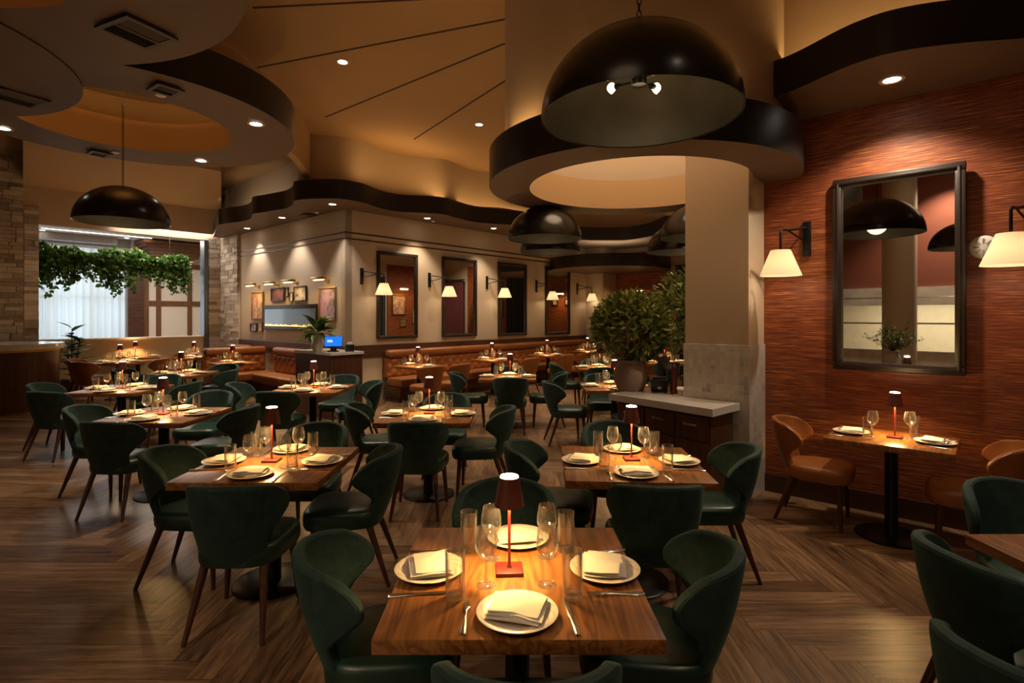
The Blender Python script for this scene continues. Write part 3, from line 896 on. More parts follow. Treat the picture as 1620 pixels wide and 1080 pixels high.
# ------------------------------------------------------------------ tables
def table_parts(wx, wy):
    top = MB().box((-wx / 2, -wy / 2, 0.714), (wx / 2, wy / 2, 0.76), bev=0.004).mesh('tabletop', 'table_wood', 30)
    col_ = MB().lathe([(0.05, 0.015), (0.045, 0.03), (0.045, 0.70), (0.20, 0.702), (0.20, 0.7138)], 20).mesh('column', 'black_metal', 40)
    base = MB().lathe([(0.245, 0), (0.245, 0.008), (0.23, 0.016), (0.06, 0.022)], 40).mesh('base', 'black_metal', 40)
    return [('tabletop', top), ('column', col_), ('base', base)]
TAB = {'square': table_parts(0.86, 0.84), 'small': table_parts(0.70, 0.72), 'long': table_parts(0.86, 1.5)}
TZ = 0.7602

# ------------------------------------------------------------------ table lamp
lb = MB().box((-0.05, -0.05, 0), (0.05, 0.05, 0.014), bev=0.003).mesh('base', 'lamp_red', 40)
lp = MB().lathe([(0.010, 0.014), (0.0055, 0.024), (0.0055, 0.30), (0.0, 0.30)], 12).mesh('pole', 'lamp_red', 40)
lsh = MB().shell([(0.0555, 0.243), (0.037, 0.345), (0.0345, 0.347), (0.0525, 0.245), (0.0555, 0.243)], 32).mesh('lamp_shade', 'lamp_shade_red', 40)
ldf = MB().lathe([(0.0345, 0.3472), (0.033, 0.352), (0.018, 0.3555), (0.0, 0.3565)], 24).mesh('diffuser', 'lamp_diffuser', 40)
LAMP_W = 4.2
lamp_l = bpy.data.lights.new('lamp_light', 'AREA'); lamp_l.shape = 'DISK'; lamp_l.size = 0.07; lamp_l.energy = LAMP_W; lamp_l.color = (1.0, 0.60, 0.21)
top_l = bpy.data.lights.new('lamp_top_light', 'AREA'); top_l.shape = 'DISK'; top_l.size = 0.06; top_l.energy = 1.8; top_l.color = (1.0, 0.62, 0.27)
LAMP = [('base', lb), ('pole', lp), ('lamp_shade', lsh, None, [('diffuser', ldf), ('lamp_light', lamp_l, T((0, 0, 0.262))), ('lamp_top_light', top_l, T((0, 0, 0.360)) @ RX(PI))])]
def table_lamp(x, y, label, rz=0.0, z=TZ, group='red cordless table lamps'):
    return thing('table_lamp', LAMP, (x, y, z), rz, label, 'lamp', group)

# ------------------------------------------------------------------ tableware
plate_m = MB().lathe([(0.0, 0.0), (0.070, 0.0), (0.074, 0.003), (0.100, 0.011), (0.1275, 0.0175), (0.1285, 0.0195), (0.126, 0.0205), (0.100, 0.0145), (0.080, 0.0075), (0.072, 0.006), (0.0, 0.006)], 48).mesh('plate', 'plate_glaze', 50)
def napkin_mesh(seed):
    R = random.Random(seed)
    m = MB()
    def slab(w_, d_, z0, z1, ph, slant, M):
        def top(u, v):
            x = (u - .5) * w_ * (1 + slant * (v - .5)); y = (v - .5) * d_
            return (x, y, z1 + 0.0035 * math.sin(u * 5 + ph) * math.cos(v * 4 + ph) - 0.35 * (x * x) + 0.004 * math.exp(-((u - .5 - .1 * math.sin(ph)) ** 2) * 40))
        def bot(u, v):
            x = (u - .5) * w_ * (1 + slant * (v - .5)) * 0.985; y = (v - .5) * d_ * 0.985
            return (x, y, z0 - 0.35 * x * x + 0.003)
        nu, nv = 12, 10
        o = len(m.v)
        m.grid(top, nu, nv, M); m.grid(lambda u, v: bot(1 - u, v), nu, nv, M)
        A = lambda i, j: o + j * (nu + 1) + i
        Bq = lambda i, j: o + (nu + 1) * (nv + 1) + j * (nu + 1) + (nu - i)
        for i in range(nu):
            m.f.append((A(i + 1, 0), A(i, 0), Bq(i, 0), Bq(i + 1, 0))); m.mi.append(0)
            m.f.append((A(i, nv), A(i + 1, nv), Bq(i + 1, nv), Bq(i, nv))); m.mi.append(0)
        for j in range(nv):
            m.f.append((A(0, j), A(0, j + 1), Bq(0, j + 1), Bq(0, j))); m.mi.append(0)
            m.f.append((A(nu, j + 1), A(nu, j), Bq(nu, j), Bq(nu, j + 1))); m.mi.append(0)
    slab(0.176, 0.150, 0.0145, 0.0205, R.random() * 6, 0.10, RZ(R.uniform(-.06, .06)))
    slab(0.172, 0.140, 0.0205, 0.0270, R.random() * 6, -0.10, T((0.002, 0.006, 0)) @ RZ(R.uniform(-.08, .08)))
    slab(0.166, 0.126, 0.0270, 0.0330, R.random() * 6, 0.12, T((-0.003, 0.008, 0)) @ RZ(R.uniform(-.12, .12)))
    return m.mesh('napkin', 'linen', 60)
NAPK = [napkin_mesh(s) for s in (1, 2, 3, 4)]
wine_m = MB().shell([(0.0, 0.0015), (0.032, 0.0015), (0.034, 0.003), (0.018, 0.005), (0.006, 0.009), (0.0036, 0.016), (0.0034, 0.085), (0.007, 0.094), (0.024, 0.106), (0.0375, 0.130), (0.0395, 0.147), (0.037, 0.172), (0.0315, 0.203), (0.0306, 0.205), (0.0298, 0.203), (0.0352, 0.171), (0.0378, 0.147), (0.0358, 0.131), (0.023, 0.1085), (0.004, 0.097), (0.0, 0.097)], 28).mesh('wine_glass', 'clear_glass', 60)
# tall ribbed tumbler
def tumbler_mesh():
    n = 48
    prof = [(0.0, 0.0, 0), (0.029, 0.0, 0), (0.032, 0.003, 0), (0.033, 0.018, 0), (0.033, 0.024, 1), (0.0335, 0.125, 1), (0.0335, 0.142, 0), (0.0337, 0.158, 0), (0.0328, 0.1595, 0), (0.0318, 0.158, 0), (0.0312, 0.12, 0), (0.0305, 0.022, 0), (0.026, 0.0175, 0), (0.0, 0.0165, 0)]
    vs_ = []; fs_ = []
    for r, z, rib in prof:
        for k in range(n):
            a = 2 * PI * k / n
            rr = r * (1 - (0.035 if rib and k % 2 else 0))
            vs_.append((rr * math.cos(a), rr * math.sin(a), z))
    for i in range(len(prof) - 1):
        for k in range(n):
            k2 = (k + 1) % n
            fs_.append((i * n + k, i * n + k2, (i + 1) * n + k2, (i + 1) * n + k))
    return MB().add(vs_, fs_).mesh('tumbler', 'ribbed_glass', 25)
tumb_m = tumbler_mesh()
def strip(profile, mat, name, extra=None):
    """flat cutlery: (y, half width, z centre, half thickness) along y"""
    m = MB()
    vs_ = []; fs_ = []
    for y, hw, z, ht in profile:
        vs_ += [(-hw, y, z - ht * .3), (-hw * .6, y, z + ht), (hw * .6, y, z + ht), (hw, y, z - ht * .3), (hw * .6, y, z - ht), (-hw * .6, y, z - ht)]
    for i in range(len(profile) - 1):
        for k in range(6):
            k2 = (k + 1) % 6
            fs_.append((i * 6 + k, (i + 1) * 6 + k, (i + 1) * 6 + k2, i * 6 + k2))
    fs_.append(tuple(range(6))); fs_.append(tuple((len(profile) - 1) * 6 + k for k in range(5, -1, -1)))
    m.add(vs_, fs_)
    if extra: extra(m)
    return m.mesh(name, mat, 50)
def tines(m):
    for k in range(4):
        x = (k - 1.5) * 0.0062
        m.tube([(x * 0.9, 0.048, 0.0075), (x, 0.065, 0.0065), (x, 0.082, 0.006), (x * 0.95, 0.098, 0.0085)], [0.0021, 0.0019, 0.0017, 0.0008], 6)
fork_m = strip([(-0.098, 0.006, 0.003, 0.0022), (-0.094, 0.010, 0.003, 0.0024), (-0.05, 0.008, 0.0035, 0.0022), (0.0, 0.0035, 0.0055, 0.0018), (0.028, 0.0042, 0.008, 0.0016), (0.040, 0.0105, 0.008, 0.0014), (0.052, 0.0118, 0.0072, 0.0013)], 'steel', 'fork', tines)
knife_m = strip([(-0.105, 0.007, 0.0035, 0.003), (-0.098, 0.0095, 0.0035, 0.0034), (-0.03, 0.0085, 0.0035, 0.003), (-0.012, 0.0055, 0.0035, 0.0024), (0.0, 0.0085, 0.0035, 0.0008), (0.07, 0.0092, 0.0035, 0.0007), (0.098, 0.0065, 0.0035, 0.0006), (0.11, 0.001, 0.0035, 0.0004)], 'steel', 'knife')

SIDES = {'near': (0, -1, 0), 'far': (0, 1, 180), 'left': (-1, 0, -90), 'right': (1, 0, 90)}
def setting(cx, cy, rz, dist, words, cutlery, seed):
    """one place: plate, napkin, fork, knife; words end the labels"""
    c, s = math.cos(rz), math.sin(rz)
    def at(lx, ly): return (cx + c * lx - s * ly, cy + s * lx + c * ly)
    R = random.Random(seed)
    px_, py_ = at(R.uniform(-.01, .01), -dist + R.uniform(-.01, .01))
    single('dinner_plate', plate_m, (px_, py_, TZ), rz + R.uniform(-.4, .4), 'cream scroll-bordered plate, ' + words, 'plate', 'dinner plates')
    single('napkin', NAPK[seed % 4], (px_, py_, TZ + 0.005), rz + R.uniform(-.25, .25), 'folded white napkin, ' + words, 'napkin', 'folded napkins')
    if cutlery:
        fx, fy = at(-0.165, -dist - 0.01)
        single('fork', fork_m, (fx, fy, TZ), rz + R.uniform(-.06, .06), 'steel fork, ' + words, 'fork', 'forks')
        kx, ky = at(0.165, -dist - 0.01)
        single('knife', knife_m, (kx, ky, TZ), rz + R.uniform(-.08, .08) + 0.12, 'steel knife, ' + words, 'knife', 'knives')
def glasses(cx, cy, rz, lx, ly, wx, wy, words, n=1):
    c, s = math.cos(rz), math.sin(rz)
    single('tumbler', tumb_m, (cx + c * lx - s * ly, cy + s * lx + c * ly, TZ), rz, 'tall ribbed tumbler, ' + words, 'tumbler', 'ribbed tumblers')
    single('wine_glass', wine_m, (cx + c * wx - s * wy, cy + s * wx + c * wy, TZ), rz, 'stemmed wine glass, ' + words, 'wine glass', 'wine glasses')
CORNERS = {'near left': (-1, -1), 'near right': (1, -1), 'far left': (-1, 1), 'far right': (1, 1)}
def four_top(cx, cy, rz, nm, lamp=(0, 0), sides='nflr', cut=True, glass=True, seed=0, kind='square', lampon=True, corners=None, dist=0.29):
    c, s = math.cos(rz), math.sin(rz)
    thing('dining_table', TAB[kind], (cx, cy, 0), rz, 'square walnut dining table: ' + nm if kind == 'square' else 'small walnut dining table: ' + nm, 'table', 'walnut dining tables')
    if lampon:
        table_lamp(cx + c * lamp[0] - s * lamp[1], cy + s * lamp[0] + c * lamp[1], 'red cordless lamp standing on ' + nm, rz + 0.05)
    for i, (k_, full) in enumerate((('n', 'near'), ('f', 'far'), ('l', 'left'), ('r', 'right'))):
        if k_ in sides:
            dx, dy, a = SIDES[full]
            setting(cx, cy, rz + math.radians(a), dist + (0.03 if k_ in 'lr' else 0), f'{full} side of {nm}', cut, seed * 7 + i)
    if glass:
        for i, (k_, (sx, sy)) in enumerate(CORNERS.items()):
            if corners and k_ not in corners: continue
            R = random.Random(seed * 31 + i)
            glasses(cx, cy, rz, sx * 0.195 + R.uniform(-.015, .015), sy * 0.172 + R.uniform(-.02, .02), sx * 0.108 + R.uniform(-.012, .012), sy * 0.112 + R.uniform(-.015, .015), f'{k_} of the lamp on {nm}')

# tables: nearest first
N1 = 'the nearest table'
N2 = 'the second nearest table, at left'
N3 = 'the table before the white counter'
N4 = 'the table straight behind the nearest one'
N5 = 'the table just behind the second nearest'
N6 = 'the table nearest the bar counter'
N7 = 'the table before the tablet station'
N8 = 'the table before the middle mirrors'
N9 = 'the table left of the clay pot'
N10 = 'the green-chair table before the stone pier'
N11 = 'the tan-chair table below the ivy'
N13 = 'the table lit under the sill'
N14 = 'the small table by the steel post'
N15 = 'the table seen behind the bush'
N16 = 'the table behind the clay-pot table'
NR = 'the two-seat table at the red wall'
NE = 'the cropped table at right edge'
four_top(0.02, 2.0, 0.0, N1, (-0.03, 0.006), seed=1)
four_top(-1.53, 3.49, 0.0, N2, (-0.03, 0.04), seed=2)
four_top(0.76, 3.50, -0.06, N3, (0.02, 0.07), seed=3)
four_top(-0.80, 5.20, 0.0, N4, (0.0, 0.06), seed=4)
four_top(-3.33, 5.20, 0.0, N5, (-0.02, 0.02), seed=5)
four_top(-5.06, 7.05, 0.02, N6, (-0.02, 0.04), seed=6, cut=False)
four_top(-2.60, 7.10, 0.0, N7, (0, 0.03), seed=7, cut=False)
four_top(-0.06, 8.45, -0.03, N8, (0.03, 0.05), seed=8, cut=False)
four_top(1.38, 7.30, -0.03, N9, (0.0, 0.03), seed=9, cut=False)
four_top(-5.47, 8.95, 0.03, N10, (0, 0.04), seed=10, cut=False)
four_top(-8.1, 11.2, 0.1, N11, (0, 0.04), seed=11, cut=False)
four_top(*W(14.78, 3.62).xy, ANG, N13, (0, 0.2), seed=12, cut=False, sides='lr', kind='small', corners=('near left', 'near right'))
four_top(*W(14.72, 5.09).xy, ANG, N14, (0, 0), seed=13, cut=False, sides='lr', kind='small', lampon=False, corners=('near left',))
four_top(3.15, 11.2, 0.0, N15, (0, 0.04), seed=14, cut=False)
four_top(1.62, 10.0, 0.0, N16, (0, 0.04), seed=15, cut=False)

# the table against the red wall, long side along the wall
rp = (2.93, 4.20)
thing('dining_table', [('tabletop', MB().box((-0.40, -0.33, 0.714), (0.40, 0.33, 0.76), bev=0.004).mesh('tabletop', 'table_wood', 30))] + TAB['small'][1:], (rp[0], rp[1], 0), RZ_B, 'small walnut table standing against the red wall', 'table', 'walnut dining tables')
four = lambda lx, ly: (rp[0] + math.cos(RZ_B) * lx - math.sin(RZ_B) * ly, rp[1] + math.sin(RZ_B) * lx + math.cos(RZ_B) * ly)
table_lamp(*four(0.02, 0.03), 'red cordless lamp standing on ' + NR, RZ_B)
setting(rp[0], rp[1], RZ_B - PI / 2, 0.27, 'left end of ' + NR, True, 71)
setting(rp[0], rp[1], RZ_B + PI / 2, 0.27, 'right end of ' + NR, True, 72)
glasses(rp[0], rp[1], RZ_B, -0.13, -0.17, -0.11, -0.07, 'left of the lamp on ' + NR)
glasses(rp[0], rp[1], RZ_B, 0.13, 0.17, 0.11, 0.08, 'right of the lamp on ' + NR)
# the table cut by the right edge
thing('dining_table', TAB['long'], (2.39, 1.60, 0), 0, 'walnut table cut off by the right edge of the photo', 'table', 'walnut dining tables')

# banquette tables along the mirror wall
def banq_table(px, nm, seed):
    b_ = AB(*hit_a(px, 560, 8.2).xy)[1]
    p = W(8.22, b_)
    four_top(p.x, p.y, ANG, nm, (0, 0.03), seed=seed, cut=False, sides='nf', kind='small')
    return p, b_
BT = [('first banquette table after the station', 664), ('second banquette table after the station', 781), ('third banquette table after the station', 868), ('last banquette table before the pier', 932)]
BTP = []
for i, (nm, px) in enumerate(BT):
    BTP.append((nm,) + banq_table(px, nm, 20 + i))

# ------------------------------------------------------------------ chairs, table by table
def around(cx, cy, nm, spec, colour='green'):
    for side, (dx, dy, face) in spec.items():
        chair(cx + dx, cy + dy, face, f'{"green velvet" if colour == "green" else "tan leather"} wing chair, {side} side of {nm}', colour)
around(0.02, 2.0, N1, {'near': (0.02, -0.385, 0), 'far': (-0.06, 0.60, 178), 'left': (-0.49, 0.12, -80), 'right': (0.50, 0.12, 78)})
around(-1.53, 3.49, N2, {'near': (0.03, -0.39, 2), 'far': (-0.02, 0.66, 180), 'left': (-0.52, 0.10, -88), 'right': (0.44, 0.10, 95)})
around(0.76, 3.50, N3, {'near': (0.03, -0.39, -2), 'far': (0.05, 0.72, 178), 'left': (-0.46, 0.20, -100), 'right': (0.54, 0.18, 84)})
around(-0.80, 5.20, N4, {'near': (-0.01, -0.40, 0), 'far': (0.08, 0.66, 180), 'left': (-0.52, 0.28, -80), 'right': (0.48, 0.06, 88)})
around(-3.33, 5.20, N5, {'near': (-0.07, -0.40, -4), 'far': (-0.12, 0.86, 180), 'left': (-0.62, 0.10, -88), 'right': (0.48, 0.12, 92)})
around(-5.06, 7.05, N6, {'near': (-0.42, -0.42, -8), 'far': (-0.05, 0.78, 185), 'left': (-0.85, 0.06, -84), 'right': (0.52, 0.2, 95)})
around(-2.60, 7.10, N7, {'near': (-0.20, -0.47, 0), 'far': (0.10, 0.72, 176), 'left': (-0.78, 0.06, -84), 'right': (0.52, 0.12, 118)})
around(-0.06, 8.45, N8, {'near': (0.04, -0.42, 0), 'far': (0.02, 0.72, 180), 'left': (-0.56, 0.04, -88), 'right': (0.58, 0.05, 88)})
around(1.38, 7.30, N9, {'near': (0.12, -0.62, 8), 'far': (-0.05, 0.66, 180), 'left': (-0.62, 0.02, -84)})
around(-5.47, 8.95, N10, {'near': (-0.18, -0.46, 4), 'far': (0.28, 0.72, 184), 'left': (-0.78, 0.1, -88), 'right': (0.6, -0.05, 92)})
around(-8.1, 11.2, N11, {'left': (-0.62, -0.02, -82), 'near': (-0.12, -0.54, -10), 'right': (0.55, 0.15, 96)}, 'tan')
q = W(14.7, 4.27); chair(q.x, q.y, math.degrees(ANG) + 90, 'tan leather wing chair, right of ' + N13, 'tan')
around(3.15, 11.2, N15, {'near': (-0.15, -0.50, 4), 'left': (-0.6, 0.0, -88), 'right': (0.6, 0.0, 88)})
around(1.62, 10.0, N16, {'near': (-0.06, -0.42, 0), 'far': (0.0, 0.7, 180), 'left': (-0.58, 0.1, -86)})
def wall_chair(lx, face, words):
    x, y = four(lx, 0.02)
    chair(x, y, face, words, 'tan')
wall_chair(-0.50, math.degrees(RZ_B) - 90 + 4, 'tan leather wing chair, left end of ' + NR)
wall_chair(0.46, math.degrees(RZ_B) + 90 + 4, 'tan leather wing chair, right end of ' + NR)
chair(2.56, 2.60, 172, 'green velvet wing chair, far end of ' + NE)
chair(1.94, 2.06, -92, 'green velvet wing chair, left of ' + NE + ', upper one')
chair(1.54, 1.50, -66, 'green velvet wing chair, left of ' + NE + ', lowest one')
for nm, p, b_ in BTP[:3]:
    for k_, s_ in ((-1, 'left'), (1, 'right')):
        q = W(8.22 - 0.60, b_ + k_ * 0.32)
        if nm == BTP[0][0] or True:
            chair(q.x, q.y, math.degrees(ANG) + k_ * 5, f'tan leather wing chair, {s_} of two at {nm}', 'tan')
# two barrel chairs behind the camera, seen low in the mirror
for k_, (a, b_) in enumerate(((-0.5, -1.0), (2.7, -0.7))):
    q = W(a, b_)
    chair(q.x, q.y, math.degrees(ANG) + 90, 'mauve barrel chair reflected low in the red-wall mirror, ' + ('right' if k_ == 0 else 'left') + ' one', 'mauve')

# ------------------------------------------------------------------ pendants
def dome_parts(chain_len):
    R = 0.45
    po = []; pi_ = []
    for k in range(0, 19):
        a = PI / 2 * k / 18
        po.append((R * math.cos(a) if k < 18 else 0.0, 0.395 * math.sin(a)))
        pi_.append(((R - 0.009) * math.cos(a) if k < 18 else 0.0, 0.386 * math.sin(a)))
    dome = MB()
    dome.cur = 0; dome.shell([(R - 0.009, 0.0), (R, -0.004)] + po, 64)
    dome.cur = 1; dome.shell(list(reversed(pi_)), 64)
    dm = dome.mesh('dome', ['dome_black', 'dome_inside'], 50)
    ch = MB()
    z = 0.395; i = 0
    while z < chain_len:
        pts = [(0.010 * math.cos(t), 0, z + 0.018 + 0.018 * math.sin(t)) for t in [2 * PI * q / 10 for q in range(11)]]
        ch.tube(pts, 0.0028, 5, RZ(PI / 2 * (i % 2)), cap=False)
        z += 0.030; i += 1
    cm = ch.mesh('chain', 'black_metal', 60)
    canopy = MB().lathe([(0.065, chain_len - 0.02), (0.065, chain_len + 0.012), (0.0, chain_len + 0.014)], 24).mesh('canopy', 'black_metal', 40)
    hub = MB().lathe([(0.0, 0.143), (0.035, 0.145), (0.035, 0.195), (0.012, 0.205), (0.012, 0.392), (0, 0.392)], 18).mesh('hub', 'black_metal', 40)
    parts = [('dome', dm), ('chain', cm), ('canopy', canopy)]
    subs = []
    for k in range(4):
        a = math.radians(45 + 90 * k)
        d = Vector((math.cos(a), math.sin(a), 0))
        arm = MB().tube([d * 0.03 + Vector((0, 0, 0.170)), d * 0.12 + Vector((0, 0, 0.178))], 0.005, 8)
        arm.tube([d * 0.105 + Vector((0, 0, 0.176)), d * 0.13 + Vector((0, 0, 0.178))], 0.014, 10)
        subs.append(('bulb_arm', arm.mesh('bulb_arm', 'black_metal', 50)))
        bl_ = MB().lathe([(0.0, -0.03), (0.012, -0.019), (0.021, -0.005), (0.021, 0.005), (0.012, 0.019), (0.0, 0.023)], 16)
        subs.append(('bulb', bl_.mesh('bulb', 'bulb_glow', 60), T(d * 0.152 + Vector((0, 0, 0.179)))))
    parts.append(('hub', hub, None, subs))
    return parts
DOME = {}
pl_l = bpy.data.lights.new('pendant_light', 'POINT'); pl_l.energy = 0.8; pl_l.color = (1.0, 0.70, 0.38); pl_l.shadow_soft_size = 0.12
def pendant(x, y, z, ztop, label, lit=True, rz=0.0, s=1.0):
    key = round((ztop - z) / s, 2)
    if key not in DOME: DOME[key] = dome_parts(key)
    r = thing('pendant_lamp', DOME[key], (x, y, z), rz, label, 'pendant lamp', 'black dome pendants', s if s != 1 else None)
    if lit:
        link('pendant_light', pl_l, r, (0, 0, 0.10))
pendant(0.690, 2.95, 2.78, CEIL - 0.016, 'largest black dome pendant with bare bulbs, over the nearest table', s=1.18)
pendant(-4.28, 5.98, 2.73, 4.415, 'black dome pendant hung through the far-left round soffit on a chain')
pendant(0.395, 6.62, 2.64, CEIL - 0.012, 'upper of the two stacked black domes left of the bush')
pendant(0.57, 8.15, 2.66, CEIL - 0.012, 'lower of the two stacked black domes left of the bush')
pendant(2.18, 6.3, 2.61, CEIL - 0.012, 'higher dark dome half hidden behind the square column')
pendant(2.27, 7.3, 2.56, CEIL - 0.012, 'lower dark dome peeking left of the square column')
# ------------------------------------------------------------------ downlights and vents
dl_trim = MB().shell([(0.062, 0.004), (0.060, -0.003), (0.085, -0.006), (0.088, 0.0)], 28).mesh('trim_ring', 'cream_paint', 50)
dl_lens = MB().lathe([(0.0, -0.001), (0.061, -0.001), (0.061, 0.0)], 28).mesh('lens', 'downlight_lens', 50)
SPOTS = {}
def downlight(p, z, watts, label, size=90, blend=0.6, color=(1.0, 0.80, 0.58)):
    key = (watts, size, color)
    if key not in SPOTS:
        l = bpy.data.lights.new('downlight_beam', 'SPOT')
        l.energy = watts; l.spot_size = math.radians(size); l.spot_blend = blend; l.color = color; l.shadow_soft_size = 0.05
        SPOTS[key] = l
    thing('downlight', [('trim_ring', dl_trim), ('lens', dl_lens), ('downlight_beam', SPOTS[key], None, None, T((0, 0, -0.02)))], (p.x, p.y, z - 0.001), 0, label, 'downlight', 'recessed downlights')
DLW = 75
for px, py, zz, wt, lb_ in [
    (405, 196, ZS, DLW, 'round downlight at the right curve of the far-left ring soffit'),
    (318, 254, ZS, DLW, 'round downlight at the bottom curve of the far-left ring soffit'),
    (5, 203, ZS, DLW * .7, 'round downlight at the left photo edge on the ring soffit'),
    (391, 361, ZS, DLW * .8, 'lowest downlight on the wavy soffit above the stone pier'),
    (446, 344, ZS, DLW * .8, 'downlight on the second lobe of the wavy soffit'),
    (526, 323, ZS, DLW, 'downlight on the wavy soffit above the wall corner'),
    (676, 345, ZS, DLW, 'downlight on the wavy soffit above the first two mirrors'),
    (781, 361, ZS, DLW, 'downlight on the wavy soffit just left of the stacked domes'),
    (1411, 126, ZR, DLW * 1.0, 'bright downlight in the dark soffit over the red-wall mirror'),
    (542, 98, CEIL, DLW * 1.6, 'left downlight in the high amber ceiling'),
    (758, 197, CEIL, DLW * 1.6, 'downlight in the high amber ceiling beside the drum'),
]:
    cool = px < 560 and zz == ZS and px > 380 and py > 300
    downlight(hz(px, py, zz), zz, wt, lb_, 125 if zz == ZR else 90, 0.6, (1.0, 0.90, 0.79) if cool else (1.0, 0.80, 0.58))
for a, b_, w_ in ((4.0, 8.2, 'nearest the column'), (6.2, 9.0, 'over its near tables'), (4.2, 12.6, 'before the red panels'), (5.8, 14.2, 'before the far red panel')):
    q = W(a, b_); downlight(q, CEIL, 260 if b_ > 10 else 110, 'unseen round downlight in the back room ceiling, ' + w_, 120)
for a, b_, w_, pw in ((1.5, -3.3, 'before the kitchen pass', 300), (-1.5, 1.5, 'behind the camera', 60)):
    q = W(a, b_); downlight(q, CEIL, pw, 'unseen round downlight in the high ceiling, ' + w_, 110)
# small unlit sensor discs beside them
disc = MB().lathe([(0.0, -0.012), (0.03, -0.012), (0.045, -0.004), (0.045, 0.0)], 20).mesh('ceiling_sensor', 'white_paint', 50)
for px, py, lb_ in [(254, 151, 'small pale disc beside the vent at the top of the ring soffit'), (183, 241, 'small pale disc beside the vent at the bottom of the ring soffit'), (501, 336, 'small pale disc on the wavy soffit right of its vent'), (685, 350, 'small pale disc beside the downlight above the mirrors')]:
    p = hz(px, py, ZS)
    single('ceiling_sensor', disc, (p.x, p.y, ZS), 0, lb_, 'sensor', 'small ceiling discs')
def vent_parts(wx, wy):
    fr_ = MB()
    for lo, hi in (((-wx / 2, -wy / 2), (wx / 2, -wy / 2 + 0.035)), ((-wx / 2, wy / 2 - 0.035), (wx / 2, wy / 2)), ((-wx / 2, -wy / 2), (-wx / 2 + 0.035, wy / 2)), ((wx / 2 - 0.035, -wy / 2), (wx / 2, wy / 2)), ((-0.012, -wy / 2), (0.012, wy / 2))):
        fr_.box((*lo, -0.016), (*hi, 0.0))
    sl = MB()
    n = int(wx / 0.035)
    for k in range(1, n):
        x = -wx / 2 + k * wx / n
        sl.box((-0.011, -wy / 2 + 0.03, -0.002), (0.011, wy / 2 - 0.03, 0.001), T((x, 0, -0.009)) @ RY(0.7 if k < n / 2 else -0.7))
    bk = MB().box((-wx / 2 + 0.01, -wy / 2 + 0.01, -0.004), (wx / 2 - 0.01, wy / 2 - 0.01, -0.001))
    return [('frame', fr_.mesh('frame', 'vent_brown', 0)), ('slats', sl.mesh('slats', 'vent_brown', 0)), ('backing', bk.mesh('backing', 'black_frame', 0))]
VL, VS = vent_parts(0.37, 0.36), vent_parts(0.24, 0.22)
for px, py, rz, big, lb_ in [(217, 48, -0.43, 1, 'largest air vent on the near ring soffit at the top'), (28, 152, -0.5, 1, 'air vent cut by the left photo edge'), (262, 139, -0.62, 0, 'air vent on the upper arc of the far-left ring soffit'), (157, 241, -0.62, 0, 'air vent on the lower arc of the far-left ring soffit'), (488, 339, ANG, 0, 'air vent on the wavy soffit near the wall corner')]:
    p = hz(px, py, ZS)
    thing('ceiling_vent', VL if big else VS, (p.x, p.y, ZS - 0.013), rz, lb_, 'air vent', 'ceiling air vents')

# ------------------------------------------------------------------ mirrors
def frame_parts(w_, h_, t=0.075, depth=0.05, mat='mirror_frame', inner='mirror_glass', iname='mirror_glass'):
    fr_ = MB()
    for lo, hi in (((-w_ / 2, 0), (w_ / 2, t)), ((-w_ / 2, h_ - t), (w_ / 2, h_)), ((-w_ / 2, t), (-w_ / 2 + t, h_ - t)), ((w_ / 2 - t, t), (w_ / 2, h_ - t))):
        fr_.box((lo[0], -depth, lo[1]), (hi[0], 0, hi[1]), bev=min(0.012, t * 0.25, depth * 0.3))
    ti = t * 0.45
    for lo, hi in (((-w_ / 2 + ti, ti), (w_ / 2 - ti, ti + t * .3)), ((-w_ / 2 + ti, h_ - ti - t * .3), (w_ / 2 - ti, h_ - ti)), ((-w_ / 2 + ti, ti), (-w_ / 2 + ti + t * .3, h_ - ti)), ((w_ / 2 - ti - t * .3, ti), (w_ / 2 - ti, h_ - ti))):
        fr_.box((lo[0], -depth - t * .12, lo[1]), (hi[0], -depth + 0.002, hi[1]), bev=min(0.004, t * .1))
    g = MB().box((-w_ / 2 + t * .8, -0.014, t * .8), (w_ / 2 - t * .8, -0.010, h_ - t * .8))
    return [('frame', fr_.mesh('frame', mat, 30)), (iname, g.mesh(iname, inner, 0))]
def on_b(px, py, b=B_WALL): return hit_b(px, py, b)
def wall_frame(name, px0, px1, py_t, py_b, plane, label, cat, group, **kw):
    """py_t, py_b read at px0; the frame is built at its true size on the wall"""
    hit = (lambda x, y: hit_b(x, y, B_WALL - 0.004)) if plane == 'b' else (lambda x, y: hit_a(x, y, A_MIR - 0.004))
    if plane == 'e': hit = lambda x, y: hit_b(x, y, B_END + 0.715)
    p0 = hit(px0, py_t); p1 = hit(px1, py_t); pb = hit(px0, py_b)
    w_ = (p1.xy - p0.xy).length; h_ = p0.z - pb.z
    c = (p0 + p1) / 2
    return thing(name, frame_parts(w_, h_, **kw), (c.x, c.y, pb.z), RZ_A if plane == 'a' else RZ_B, label, cat, group)
wm = wall_frame('wall_mirror', 1319.4, 1530, 287.2, 582.5, 'b', 'tall dark-framed mirror on the red wall', 'mirror', 'dark framed wall mirrors', t=0.07, depth=0.06)
wm.rotation_euler[2] = RZ_B - math.radians(2.6)     # hangs a touch proud of the wall at one edge
wm.location -= Vector((BX, BY, 0)) * 0.024
for px0, px1, yt, yb, lb_ in [(595.2, 659.5, 396.5, 536.5, 'first dark-framed mirror right of the wall corner'), (698.5, 753, 405.5, 533.5, 'second dark-framed mirror from the wall corner'), (787, 832, 414, 531.5, 'third mirror from the wall corner, left of the last two sconces'), (862, 900.5, 421.5, 529.5, 'last dark-framed mirror before the end pier')]:
    wall_frame('wall_mirror', px0, px1, yt, yb, 'a', lb_, 'mirror', 'dark framed wall mirrors', t=0.07, depth=0.05)

